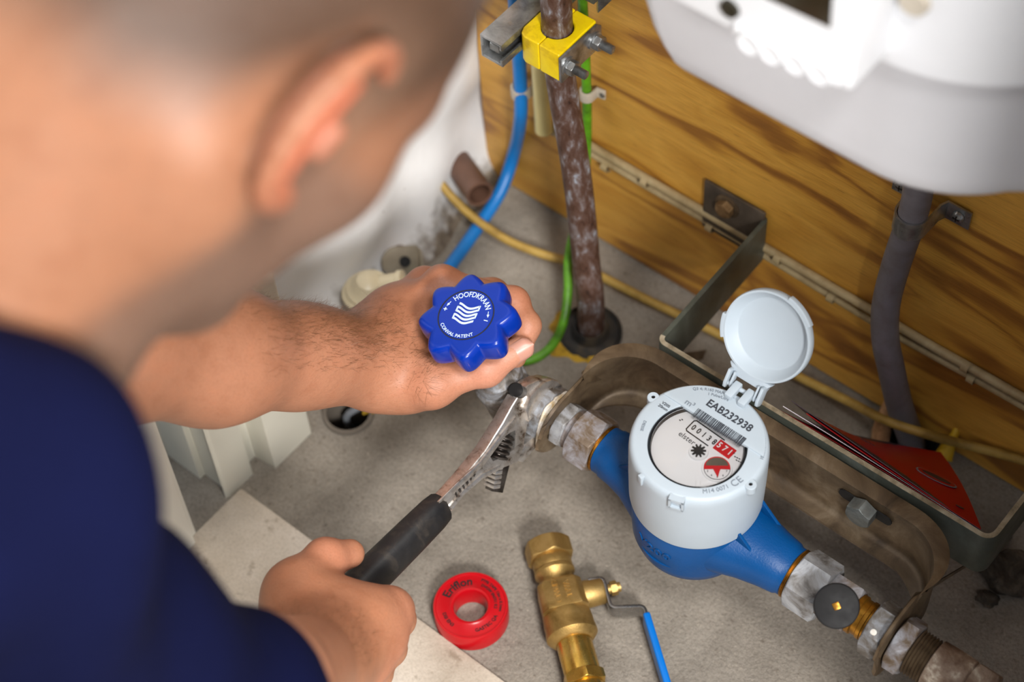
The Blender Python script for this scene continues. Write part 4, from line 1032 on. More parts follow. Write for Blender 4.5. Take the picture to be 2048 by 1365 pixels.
tt('PTFE TAPE 12m x 0.1mm', .0030, .0215, 28, 1, bold=.00008); tt('DVGW EN751 0.2', .0030, .0178, 28, 1, bold=.00008)
tt('GASTEC QA', .0036, .0200, -52, -1, bold=.00008); tt('DSI EN3', .0036, .0195, -146, -1, bold=.00008)

# ================================================================== brass ball valve
ZB = .0175
A = Pz(1093, 1088, ZB); B = Pz(1170, 1365, ZB); bd = (B-A).normalized(); bn = EZ.cross(bd).normalized()
bd.z = 0; bd.normalize()
L_ = (B-A).length
bv = thing('ball_valve', 'loose brass ball valve with blue lever lying on the floor', 'valve', (A.x, A.y, 0))
def f_(py): return (py-1088)/277*L_        # picture row to axis distance
g = G(); g.hexnut(A, bd, .0140, .0310, hint=(0, 0, 1), phase=.2, chamf=(1, 1)); g.obj('compression_nut', M['brass_dull'], bv)
g = G(); g.lathe([(.0128, .012), (.0142, .014), (.0142, .0205), (.0136, .0225), (.0146, .0235), (.0146, .026), (.0120, .029), (.0112, .032), (.0112, .0345), (.0145, .036), (.0145, .050)], A, bd, 40); g.obj('neck', M['brass_dull'], bv)
pl = [(-.0130, -.0165), (.0130, -.0165), (.0165, -.0120), (.0165, .0110), (.0120, .0165), (-.0120, .0165), (-.0165, .0110), (-.0165, -.0120)]
c0 = A+bd*.0355; g = G(); g.rings([[c0+bd*h+bn*x*s+EZ*y*s for x, y in pl] for h, s in ((0, .86), (.003, .96), (.020, .98), (.0245, 1.02))]); g.obj('body_block', M['brass_dull'], bv, 30, bev=.0012)
for i, s in enumerate(('TWA', 'CW617')):
    text('cast_lettering', s, .0058, c0+bd*.0115+EZ*.0164+bn*(.0045-.008*i), -bd*1.0, -bn, M['brass_dull'], bv, extrude=.0004)
g = G(); g.lathe([(.0150, .0585), (.0172, .0600), (.0178, .066), (.0178, .070), (.0184, .0735), (.0184, .0765), (.0150, .0805), (.0130, .0815)], A, bd, 44); g.obj('body_cap', M['brass_dull'], bv)
g = G(); g.lathe([(.0126, .0800), (.0128, .0815), (.0128, .106), (.0122, .108)], A, bd, 44); g.obj('tail_tube', M['brass'], bv)
g = G(); g.hexnut(A+bd*.1065, bd, .0085, .0272, hint=(0, 0, 1), phase=.1); g.obj('tail_nut', M['brass'], bv)
g = G(); g.lathe([(.0118, .114), (.0126, .1155), (.0126, .121), (.0136, .122), (.0136, .124)], A, bd, 40); g.obj('tail_ring', M['brass'], bv)
g = G(); g.hexnut(A+bd*.1225, bd, .026, .0310, hint=(0, .3, 1), phase=.3); g.obj('end_nut', M['brass'], bv)
S0 = A+bd*.0470
g = G(); g.lathe([(.0105, .014), (.0100, .020), (.0096, .0290), (.0086, .0305), (.0060, .031)], S0, bn, 36); g.obj('stem_housing', M['brass_dull'], bv)
g = G(); g.cyl(S0+bn*.030, S0+bn*.0425, .0036, 20); g.hexnut(S0+bn*.0352, bn, .0050, .0092, hint=(0, 0, 1)); g.obj('stem_nut', M['brass_dull'], bv)
# lever: flat bar, bent, on edge
lv = [Pz(1176, 1160, .024), Pz(1207, 1155, .024), Pz(1222, 1215, .024), Pz(1288, 1212, .024), Pz(1340, 1385, .024), Pz(1352, 1425, .024)]
lv = [(p.x, p.y) for p in lv]
lvf = fillet([Vector(p) for p in lv], [0, .004, .004, .004, 0, 0], 5)
g = G(); strip(g, lvf, .0105, .0245, .0024); lever = g.obj('lever', M['lever_steel'], bv, 40, bev=.0004)
i0 = next(i for i, p in enumerate(lvf) if p.x >= lv[3][0]-.0001 and i > 12)
a3 = Vector(lv[3]); a5 = Vector(lv[5]); dd = (a5-a3).normalized()
g = G(); strip(g, [a3+dd*.006, a3+dd*.03, a5+dd*.012], .0090, .0262, .0052); g.obj('lever_sleeve', M['lever_blue'], lever, 40, bev=.0018, bseg=3)

# ================================================================== red booklet behind the strip
bk = thing('booklet', 'red glossy folded booklet tucked behind the steel strip frame', 'booklet', Pz(1780, 940, .05))
C_ = Pz(1962, 1060, .128); D_ = Pz(1606, 838, .140); B_ = Pz(1881, 906, .050); A_ = Pz(1660, 868, .045)
def sheet(name, q, mat, parent, curl=0., th=.0004, nu=14, nv=8, droop=0.):
    D0, C0, B0, A0 = q; nrm = (C0-D0).cross(A0-D0).normalized(); 
    if nrm.z < 0: nrm = -nrm
    R0_ = []; vs = []; fs = []
    for s in (0, 1):
        for i in range(nu+1):
            u = i/nu
            for j in range(nv+1):
                v = j/nv
                p = D0*(1-u)*(1-v)+C0*u*(1-v)+B0*u*v+A0*(1-u)*v
                p = p+nrm*(curl*(1-u)**2*(1-v)+droop*math.sin(math.pi*v)*.5)+nrm*(th*s)
                vs.append(p)
    n1 = (nu+1)*(nv+1)
    for i in range(nu):
        for j in range(nv):
            a = i*(nv+1)+j; b = a+nv+1
            fs += [(a, b, b+1, a+1), (n1+a, n1+a+1, n1+b+1, n1+b)]
    ed = [i*(nv+1) for i in range(nu+1)]+[nu*(nv+1)+j for j in range(1, nv+1)]+[i*(nv+1)+nv for i in range(nu-1, -1, -1)]+[j for j in range(nv-1, 0, -1)]
    for a, b in zip(ed, ed[1:]+ed[:1]): fs.append((a, n1+a, n1+b, b))
    g = G(); g.add(vs, fs); return g.obj(name, mat, parent, 40)
cov = sheet('cover', (D_, C_, B_, A_), M['book_red'], bk, curl=.004, droop=.006)
for k in range(3):
    o_ = Vector((.0005*k, -.001*k, -.0022-.0026*k))
    sheet('page', (D_+o_+Vector((-.014-.004*k, .006, .004-.002*k)), C_+o_*.4+Vector((-.001, 0, 0)), B_+o_*.5, A_+o_+Vector((-.006, .002, 0))), M['paper'] if k != 0 else M['paper_dark'], bk, curl=-.003*k)
sheet('back_cover', (D_+Vector((-.026, .004, -.003)), C_+Vector((0, 0, -.0035)), B_+Vector((0, 0, -.006)), A_+Vector((-.008, 0, -.006))), M['book_red'], bk, curl=-.006)
# badge on the cover
def cv(u, v, h=.0009):
    nrm = (C_-D_).cross(A_-D_).normalized(); nrm = nrm if nrm.z > 0 else -nrm
    return D_*(1-u)*(1-v)+C_*u*(1-v)+B_*u*v+A_*(1-u)*v+nrm*(.004*(1-u)**2*(1-v)+.003*math.sin(math.pi*v))+nrm*h
bc_ = cv(.80, .40); du = (cv(.9, .40)-cv(.7, .40)).normalized(); dv_ = (cv(.8, .5)-cv(.8, .3)); dv_ = (dv_-du*dv_.dot(du)).normalized()
for a_, b_, mt, h in ((.0150, .0088, 'print_faint', .0), (.0138, .0078, 'book_red', .0002), (.0105, .0042, 'paper_dark', .0004)):
    g = G(); g.prism([(a_*math.cos(t), b_*math.sin(t)) for t in [2*math.pi*k/36 for k in range(36)]], bc_+(du.cross(dv_))*h, du, dv_, .0003); g.obj('badge', M[mt], cov, 0)
c2 = cv(.90, .12); g = G(); g.prism([(.0030*math.cos(t), .0014*math.sin(t)) for t in [2*math.pi*k/20 for k in range(20)]], c2, du, dv_, .0003); g.obj('punch_mark', M['paper_dark'], cov, 0)
for k in range(4):
    g = G(); g.prism([(-.0012, -.0004), (.0012, -.0004), (.0012, .0004), (-.0012, .0004)], cv(.30+.025*k, .46-.02*(k % 2)), du, dv_, .0003); g.obj('print_dash', M['paper_dark'], cov, 0)
# ================================================================== white electricity meter
BY = .600
em = thing('electricity_meter', 'white electricity meter cabinet on the plywood at upper right', 'meter', (-.32, .757, .45))
def plan(off=0., x0=-.455):
    pts = [(x0-off, .756), (x0-off, BY+.016)]
    for k in range(1, 7): a = math.radians(180+k*15); pts.append((x0+.016+(.016+off)*math.cos(a), BY+.016+(.016+off)*math.sin(a)))
    cx, cy, r = -.296, BY+.085, .085
    for k in range(13): a = math.radians(-90+k*4.2); pts.append((cx+(r+off)*math.cos(a), cy+(r+off)*math.sin(a)))
    d = Vector((math.cos(math.radians(50.4)), math.sin(math.radians(50.4)))); e = Vector(pts[-1])
    n_ = Vector((math.sin(math.radians(50.4)), -math.cos(math.radians(50.4))))
    pts.append(tuple(e+Vector((.80, .60))*.10)); pts.append((pts[-1][0]+.02, .756))
    return pts
base = plan(); R_ = []
for z, dx, ins in ((.447, .034, .004), (.4485, .031, .0015), (.4520, .026, 0), (.460, .017, 0), (.470, .010, 0), (.485, .004, 0), (.505, 0, 0), (.95, 0, 0)):
    pl = base if not ins else inset(base, ins)
    ring = []
    for x, y in pl:
        f = max(0., min(1., (-.35-x)/.105)); ring.append((x+dx*f*f, y, z))
    R_.append(ring)
g = G(); g.rings(R_); g.obj('lower_cover', M['box_grey'], em, 40)
# upper cover overlapping on the right
q = Py(1765, 128, BY-.012); zl = q.z
up = plan(.012, -.40); g = G(); g.rings([[(x, y, z) for x, y in (up if not i_ else inset(up, i_))] for z, i_ in ((zl, .003), (zl+.002, 0), (zl+.30, 0))]); g.obj('upper_cover', M['box_white'], em, 40)
# display bezel
FY = .556
cr = Py(1700, 188, FY); zb = cr.z; xr = cr.x
g = G(); g.box(((xr-.46)/2, (FY+BY)/2+.005, zb+.09), (xr+.46, BY-FY+.01, .18)); bz = g.obj('display_bezel', M['box_white'], em, 30, bev=.0035, bseg=3)
def Fq(x0, y0, x1, y1): # pixel box on the bezel front
    a = Py(x0, y0, FY); b = Py(x1, y1, FY); return a, b
def fp(name, pxs, mat, h=.0015, dz=0.):
    P_ = [Py(x, y, FY-.0002) for x, y in pxs]; g = G(); g.rings([[Vector((p.x, FY+.001, p.z)) for p in P_], [Vector((p.x, FY-h, p.z)) for p in P_]]); return g.obj(name, mat, bz, 30, bev=.0004)
fp('display_window', [(1530, -6), (1661, 55), (1668, -40), (1535, -110)], M['lcd'], .0008)
fp('display_frame_bar', [(1470, 60), (1682, 168), (1684, 152), (1474, 46)], M['box_white'], .003)
c = Py(1461, 16, FY); g = G(); g.lathe([(.0055, 0), (.0050, .002), (.0002, .0022)], (c.x, FY, c.z), (0, -1, 0), 24); g.obj('sensor_port', M['lcd'], bz)
for (x, y) in ((1508, 78), (1552, 98), (1600, 118), (1648, 138)):
    c = Py(x, y, FY); g = G(); g.lathe([(.0075, 0), (.0075, .003), (.0062, .0048), (.0040, .0040), (.0002, .0040)], (c.x, FY, c.z), (0, -1, 0), 28); g.obj('button', M['box_white'], bz)
c = Py(1290, -30, FY)
g = G(); c = Py(1835, -4, BY-.012); g.lathe([(.008, 0), (.007, .003), (.0002, .0032)], (c.x, c.y-.002, c.z), (.1, -1, 0), 24); g.obj('cover_screw', M['clip_grey'], em)
# rubble in the right corner
def rub(px, py, r, seed, lab):
    c = Pz(px, py, 0); me = blob_mesh('rubble_lump', (0, 0, 0), (r, r*.8, r*.55), seed, M['rubble'], amp=.25, fr=3.5); o = link('rubble_lump', me, None, None, 60); o.location = (c.x, c.y, r*.22); tag(o, lab, 'rubble'); return o
rub(2010, 1150, .020, 1, 'dark mortar lump right of the strip frame corner'); rub(1972, 1200, .008, 2, 'small dark mortar crumb below the larger lump')
# ================================================================== the person: signed-distance modelling, meshed by surface nets
def V3(p): return np.array([p[0], p[1], p[2]], float)
class Cone:      # round cone between two joints
    def __init__(s, a, b, ra, rb): s.a = V3(a); s.b = V3(b); s.ra = ra; s.rb = rb; s.c = (s.a+s.b)/2; s.R = np.linalg.norm(s.b-s.a)/2+max(ra, rb)
    def __call__(s, P):
        ba = s.b-s.a; pa = P-s.a; t = np.clip((pa@ba)/(ba@ba), 0, 1)
        return np.linalg.norm(pa-t[:, None]*ba, axis=1)-(s.ra+(s.rb-s.ra)*t)
class Ell:       # ellipsoid, axes as rows
    def __init__(s, c, rad, axes=None): s.c = V3(c); s.r = np.array(rad, float); s.A = np.array([V3(a) for a in axes]) if axes is not None else np.eye(3); s.R = max(rad)
    def __call__(s, P):
        q = (P-s.c)@s.A.T; k0 = np.linalg.norm(q/s.r, axis=1); k1 = np.linalg.norm(q/(s.r*s.r), axis=1)
        return k0*(k0-1)/np.maximum(k1, 1e-9)
class Tor:       # bent ridge: arc polyline as chained cones
    pass
def smin(a, b, k):
    h = np.maximum(k-np.abs(a-b), 0)/k; return np.minimum(a, b)-h*h*k*.25
def smax(a, b, k): return -smin(-a, -b, k)
class Field:
    def __init__(s): s.groups = []          # (prims [(shape,k,op)], k, op)
    def grp(s, prims, k=.006, op='+'): s.groups.append((prims, k, op)); return s
    def ev(s, P, c, hd):
        d = np.full(len(P), .08)
        for prims, k, op in s.groups:
            e = None
            for sh, kk, o2 in prims:
                if np.linalg.norm(sh.c-c) > sh.R+hd+.045: continue
                v = sh(P)
                e = v if e is None else (smin(e, v, kk) if o2 == '+' else smax(e, -v, kk))
            if e is None: continue
            d = smin(d, e, k) if op == '+' else smax(d, -e, k)
        return d
    def mesh(s, h, post=None):
        B = 24; hb = h*B
        lo = np.min([p.c-p.R-.02 for g_, _, o_ in s.groups if o_ == '+' for p, _, _ in g_], axis=0)
        hi = np.max([p.c+p.R+.02 for g_, _, o_ in s.groups if o_ == '+' for p, _, _ in g_], axis=0)
        nb = np.ceil((hi-lo)/hb).astype(int); N1 = nb*B+2
        hd = hb*math.sqrt(3)/2
        ax = np.arange(B+2)
        I, J, K = np.meshgrid(ax, ax, ax, indexing='ij'); base = np.stack([I, J, K], -1).reshape(-1, 3)
        keys = []; pos = []; quads = []
        prims = [(p, o_) for g_, _, o_ in s.groups for p, _, _ in g_]
        for bi in range(nb[0]):
            for bj in range(nb[1]):
                for bk in range(nb[2]):
                    o = np.array([bi, bj, bk])*B; c = lo+(o+B/2)*h
                    near = False
                    for p, o_ in prims:
                        if o_ == '+' and np.linalg.norm(p.c-c) < p.R+hd+.004: near = True; break
                    if not near: continue
                    # cheap test on the block centre
                    P = lo+(base+o)*h
                    dc = s.ev(c[None, :], c, hd*1.0)[0]
                    if abs(dc) > hd*1.6+.05 and dc < .07: continue
                    d = s.ev(P, c, hd)
                    if post is not None: d = post(P, d)
                    if d.min() > 0 or d.max() < 0: continue
                    D = d.reshape(B+2, B+2, B+2); S = D < 0
                    n = B+1
                    cnt = np.zeros((n, n, n), np.int8)
                    for a in (0, 1):
                        for b in (0, 1):
                            for e in (0, 1): cnt += S[a:a+n, b:b+n, e:e+n]
                    act = (cnt > 0) & (cnt < 8)
                    acc = np.zeros((n, n, n, 3)); w = np.zeros((n, n, n))
                    for axis in range(3):
                        o1, o2 = [q for q in range(3) if q != axis]
                        for a in (0, 1):
                            for b in (0, 1):
                                off = [0, 0, 0]; off[o1] = a; off[o2] = b
                                s0 = tuple(slice(off[q], off[q]+n) for q in range(3)); off2 = list(off); off2[axis] += 1
                                s1 = tuple(slice(off2[q], off2[q]+n) for q in range(3))
                                cr = S[s0] != S[s1]; den = D[s0]-D[s1]; t = np.where(cr, D[s0]/np.where(den == 0, 1, den), 0)
                                pt = np.zeros((n, n, n, 3)); pt[..., axis] = t; pt[..., o1] = a; pt[..., o2] = b
                                acc += np.where(cr[..., None], pt, 0); w += cr
                    idx = np.argwhere(act)
                    gi = idx+o
                    keys.append((gi[:, 0]*N1[1]+gi[:, 1])*N1[2]+gi[:, 2])
                    pos.append(lo+(gi+acc[act]/w[act][:, None])*h)
                    # quads for edges starting at grid points 1..B in this block
                    for axis in range(3):
                        o1, o2 = [(1, 2), (2, 0), (0, 1)][axis]
                        s0 = [slice(1, B+1)]*3; s1 = list(s0); s1[axis] = slice(2, B+2)
                        A0 = S[tuple(s0)]; A1 = S[tuple(s1)]
                        for flip, m in ((False, A0 & ~A1), (True, ~A0 & A1)):
                            e = np.argwhere(m)+1+o
                            if not len(e): continue
                            q = []
                            for da, db in ((0, 0), (-1, 0), (-1, -1), (0, -1)):
                                cc = e.copy(); cc[:, o1] += da; cc[:, o2] += db
                                q.append((cc[:, 0]*N1[1]+cc[:, 1])*N1[2]+cc[:, 2])
                            q = np.stack(q, 1)
                            quads.append(q[:, ::-1] if flip else q)
        keys = np.concatenate(keys); pos = np.concatenate(pos); uk, first = np.unique(keys, return_index=True)
        pos = pos[first]; quads = np.concatenate(quads)
        qi = np.searchsorted(uk, quads); qi = np.clip(qi, 0, len(uk)-1)
        ok = np.all(uk[qi] == quads, axis=1); qi = qi[ok]
        return pos, qi
def net_obj(name, pos, qi, mat, parent, smooth_it=2, cols=None):
    n = len(pos)
    for _ in range(smooth_it):     # light Laplacian
        acc = np.zeros_like(pos); w = np.zeros(n)
        for a, b in ((0, 1), (1, 2), (2, 3), (3, 0)):
            np.add.at(acc, qi[:, a], pos[qi[:, b]]); np.add.at(w, qi[:, a], 1)
            np.add.at(acc, qi[:, b], pos[qi[:, a]]); np.add.at(w, qi[:, b], 1)
        m = w > 0; pos = pos.copy(); pos[m] = .5*pos[m]+.5*acc[m]/w[m][:, None]
    me = bpy.data.meshes.new(name)
    me.vertices.add(n); me.vertices.foreach_set('co', pos.ravel().astype(np.float32))
    me.loops.add(len(qi)*4); me.loops.foreach_set('vertex_index', qi.ravel().astype(np.int32))
    me.polygons.add(len(qi)); me.polygons.foreach_set('loop_start', np.arange(0, len(qi)*4, 4, dtype=np.int32))
    me.update(calc_edges=True); me.validate()
    if cols is not None:
        at_ = me.color_attributes.new('tint', 'FLOAT_COLOR', 'POINT')
        c4 = np.ones((n, 4), np.float32); c4[:, :3] = cols(pos); at_.data.foreach_set('color', c4.ravel())
    me.materials.append(mat)
    return link(name, me, None, parent, 180), pos

# ---- joints
def c2w(v): return ROT @ np.array(v, float)
def cp(px, py, dep): return np.array([(px-1024)/FPX*dep, (py-682.5)/FPX*dep, dep])
HT = 42.; PSI = 58.          # head lean in the picture, turn away from the lens
fi = np.array([math.cos(math.radians(HT)), math.sin(math.radians(HT)), 0]); ui = np.array([math.sin(math.radians(HT)), -math.cos(math.radians(HT)), 0])
cs_, sn_ = math.cos(math.radians(PSI)), math.sin(math.radians(PSI))
hf = np.array([fi[0]*cs_, fi[1]*cs_, sn_]); hr = np.array([fi[0]*sn_, fi[1]*sn_, -cs_]); hu = ui
PT_ = math.radians(4); hu, hf = hu*math.cos(PT_)-hf*math.sin(PT_), hf*math.cos(PT_)+hu*math.sin(PT_)
EAR = cp(630, 258, .665)
HCc = EAR-hr*.078
HF, HR, HU = c2w(hf), c2w(hr), c2w(hu); HC = CAM+c2w(HCc)
def h3(f, r, u): return HC+HF*f+HR*r+HU*u
Hax = (HF, HR, HU)
NB = np.array(Pd(-75, 640, .735))       # neck base
LW = np.array(Pz(745, 716, .166)); LE = np.array(Pz(215, 705, .325)); LS = np.array(Pd(-330, 560, 1.0))
RW = np.array(Pz(640, 1318, .190)); RE = np.array(Pd(362, 1470, .87)); RS = np.array(Pd(-108, 1010, .66)); RMd = np.array(Pd(120, 1255, .76)); TCb = np.array(Pd(-460, 980, .86))
F = Field()
# head and neck
F.grp([(Ell(h3(-.008, 0, .045), (.100, .077, .088), Hax), 0, '+'), (Ell(h3(.030, 0, .004), (.066, .066, .088), Hax), .03, '+'),
       (Ell(h3(.048, 0, -.036), (.048, .052, .054), Hax), .03, '+'),
       (Cone(h3(.002, .052, -.044), h3(.078, .012, -.086), .016, .016), .03, '+'), (Cone(h3(.002, -.052, -.044), h3(.078, -.012, -.086), .016, .016), .03, '+'),
       (Ell(h3(.058, .040, -.012), (.022, .022, .018), Hax), .025, '+'), (Ell(h3(.058, -.040, -.012), (.022, .022, .018), Hax), .025, '+'),
       (Cone(h3(.082, .030, .028), h3(.082, -.030, .028), .012, .012), .02, '+'),
       (Cone(h3(.094, 0, .018), h3(.110, 0, -.026), .007, .011), .015, '+'), (Cone(h3(.100, .012, -.030), h3(.100, -.012, -.030), .007, .007), .008, '+'),
       (Ell(h3(.096, .031, .006), (.014, .015, .010), Hax), .012, '-'), (Ell(h3(.096, -.031, .006), (.014, .015, .010), Hax), .012, '-'),
       (Ell(h3(.078, .031, .005), (.012, .012, .012), Hax), .004, '+'), (Ell(h3(.078, -.031, .005), (.012, .012, .012), Hax), .004, '+'),
       (Cone(h3(.092, .018, -.058), h3(.092, -.018, -.058), .006, .006), .008, '+'), (Cone(h3(.090, .018, -.067), h3(.090, -.018, -.067), .0065, .0065), .006, '+'),
       (Ell(h3(.088, 0, -.087), (.014, .018, .014), Hax), .02, '+')], .01)
NT_ = h3(-.034, 0, -.03)
F.grp([(Cone(NT_, NB, .056, .062), 0, '+'), (Cone(h3(-.02, .056, -.03), NB+HF*.03+HR*.02, .018, .016), .03, '+')], .03)
F.grp([(Cone(NB, TCb, .052, .05), 0, '+'), (Cone(TCb, RS, .040, .040), .02, '+'), (Cone(TCb, LS, .045, .045), .02, '+')], .03)
# ear: bowl with helix, antihelix, tragus, lobe
def e3(f, u, o=0.): return h3(-.004+f*.96-.10*u, .0735+o-.42*min(0, f)+.0, u)
def earo(f, u): return .006+max(0, -f)*.55
F.grp([(Ell(h3(-.009, .0795, .004), (.0185, .0060, .029), (HF*.92-HR*.39, HR*.92+HF*.39, HU)), 0, '+'),
       (Ell(h3(-.003, .0905, .004), (.0140, .0080, .022), (HF*.92-HR*.39, HR*.92+HF*.39, HU)), .004, '-')], .004)
hel = []
for k in range(15):
    a = math.radians(55+k*17); f = .0225*math.cos(a)-.008; u = .004+.0325*math.sin(a)
    hel.append(h3(f, .0800+(-f+.012)*.42, u))
F.grp([(Cone(hel[k], hel[k+1], .0040 if k < 11 else .0045, .0040 if k < 11 else .0050), .002, '+') for k in range(14)], .004)
F.grp([(Cone(h3(-.008, .086, .022), h3(-.015, .0895, .000), .003, .0036), .003, '+'), (Cone(h3(-.015, .0895, .000), h3(-.007, .086, -.017), .0036, .003), .003, '+'),
       (Cone(h3(.006, .080, .004), h3(.006, .080, -.006), .0042, .0038), .003, '+'), (Ell(h3(-.002, .082, -.0265), (.008, .005, .008), Hax), .004, '+')], .003)
# ---- left arm and hand (grips the valve bonnet)
fa = LW-LE; fa /= np.linalg.norm(fa)
upv = np.cross(fa, np.array([0, 0, 1.])); upv /= np.linalg.norm(upv)
def lerp(a, b, t): return a+(b-a)*t
F.grp([(Cone(LS, LE, .046, .040), 0, '+'), (Cone(LE, lerp(LE, LW, .36), .0395, .0415), .02, '+'), (Cone(lerp(LE, LW, .36), lerp(LE, LW, .72), .0415, .031), .02, '+'),
       (Cone(lerp(LE, LW, .70), LW, .0310, .0245), .02, '+'), (Cone(lerp(LE, LW, .78), LW+np.array([.008, -.012, -.002]), .024, .0215), .015, '+'), (Cone(lerp(LE, LW, .80), LW+np.array([-.004, .012, .004]), .022, .0195), .015, '+')], .02)
IM = [np.array(Pz(*p)) for p in ((752, 668, .166), (884, 568, .1835), (1026, 606, .1835), (1054, 652, .1805), (1044, 690, .1745))]
MM = [np.array(Pz(*p)) for p in ((742, 680, .155), (850, 572, .164), (985, 590, .166), (1052, 648, .160), (1030, 715, .154))]
RM = [np.array(Pz(*p)) for p in ((745, 690, .145), (838, 590, .146), (965, 600, .147), (1035, 665, .143), (1010, 735, .138))]
LM = [np.array(Pz(*p)) for p in ((752, 705, .136), (835, 618, .130), (945, 625, .130), (1010, 690, .127), (985, 745, .124))]
TM = [np.array(Pz(*p)) for p in ((772, 747, .160), (866, 769, .1685), (972, 738, .1745), (1040, 698, .1815))]
F.grp([(Cone(IM[0], IM[1], .0150, .0115), 0, '+'), (Cone(MM[0], MM[1], .0150, .0120), .012, '+'), (Cone(RM[0], RM[1], .0145, .0115), .012, '+'), (Cone(LM[0], LM[1], .0140, .0110), .012, '+'),
       (Cone(LW, lerp(IM[0], MM[1], .35), .0235, .020), .02, '+'), (Cone(lerp(IM[0], TM[0], .5), lerp(IM[1], TM[1], .38), .0165, .0120), .018, '+'),
       (Cone(TM[0], TM[1], .0175, .0145), .015, '+'), (Ell(lerp(TM[0], TM[1], .45)+np.array([0, 0, -.008]), (.020, .020, .017)), .015, '+')], .018)
F.grp([(Cone(TM[1], TM[2], .0128, .0106), 0, '+'), (Ell(TM[1], (.0142, .0142, .0134)), .008, '+'), (Ell(TM[2], (.0118, .0118, .0112)), .006, '+'), (Cone(TM[2], TM[3], .0108, .0086), .005, '+')], .008)
for ch, r in ((IM, .0102), (MM, .0105), (RM, .0100), (LM, .0090)):
    F.grp([(Cone(ch[1], ch[2], r*1.12, r), 0, '+'), (Ell(ch[1], (r*1.26,)*3), .006, '+'), (Ell(ch[2], (r*1.1,)*3), .004, '+'), (Cone(ch[2], ch[3], r, r*.92), .004, '+'), (Cone(ch[3], ch[4], r*.92, r*.76), .004, '+')], .004)
# extensor tendons on the back of the hand
F.grp([(Cone(lerp(IM[0], IM[1], .10)+np.array([-.001, 0, .0125]), IM[1]+np.array([0, 0, .0100]), .0030, .0028), 0, '+')], .006)
F.grp([(Cone(TM[0]+np.array([-.002, .006, .0130]), TM[1]+np.array([-.002, .006, .0100]), .0035, .0030), 0, '+')], .010)
# ---- right arm and fist on the wrench grip
RI_ = [np.array(Pz(*p)) for p in ((655, 1275, .182), (782, 1222, .1630), (794, 1240, .122), (752, 1222, .112), (722, 1200, .118))]
RMm = [np.array(Pz(*p)) for p in ((648, 1292, .182), (766, 1280, .1600), (776, 1298, .118), (735, 1280, .108), (700, 1255, .114))]
RR_ = [np.array(Pz(*p)) for p in ((640, 1312, .180), (738, 1326, .1570), (750, 1346, .116), (705, 1325, .107), (672, 1300, .112))]
RL_ = [np.array(Pz(*p)) for p in ((632, 1330, .176), (698, 1362, .1530), (710, 1382, .118), (672, 1365, .110), (645, 1342, .114))]
RT_ = [np.array(Pz(*p)) for p in ((604, 1262, .178), (596, 1184, .174), (650, 1120, .170), (700, 1108, .160))]
F.grp([(Cone(RS, RMd, .040, .040), 0, '+'), (Cone(RMd, RE, .040, .041), .02, '+'), (Cone(RE, lerp(RE, RW, .4), .041, .042), .02, '+'), (Cone(lerp(RE, RW, .4), RW, .042, .0265), .02, '+')], .02)
F.grp([(Cone(RI_[0], RI_[1], .0165, .0125), 0, '+'), (Cone(RMm[0], RMm[1], .0165, .0130), .014, '+'), (Cone(RR_[0], RR_[1], .016, .0125), .014, '+'), (Cone(RL_[0], RL_[1], .0155, .0115), .014, '+'),
       (Cone(RW, lerp(RMm[0], RMm[1], .3), .0260, .0225), .02, '+'), (Cone(RT_[0], RT_[1], .0200, .0170), .02, '+'), (Cone(RT_[1], lerp(RI_[0], RI_[1], .75), .0150, .0125), .02, '+'), (Cone(lerp(RT_[0], RT_[1], .5), lerp(RI_[0], RI_[1], .5), .020, .017), .02, '+')], .02)
F.grp([(Cone(RT_[1], RT_[2], .0160, .0118), 0, '+'), (Ell(RT_[2], (.0128, .0128, .012)), .008, '+'), (Cone(RT_[2], RT_[3], .0118, .0095), .005, '+')], .010)
for ch, r in ((RI_, .0108), (RMm, .0108), (RR_, .0102), (RL_, .0092)):
    F.grp([(Cone(ch[1], ch[2], r*1.12, r), 0, '+'), (Ell(ch[1], (r*1.30,)*3), .006, '+'), (Ell(ch[2], (r*1.12,)*3), .004, '+'), (Cone(ch[2], ch[3], r, r*.92), .004, '+'), (Cone(ch[3], ch[4], r*.92, r*.78), .004, '+')], .004)

ppl = thing('person', 'person in a navy shirt bending over, gripping the valve and the wrench', 'person', (-.42, -.10, 0))
pos, qi = F.mesh(.0017)
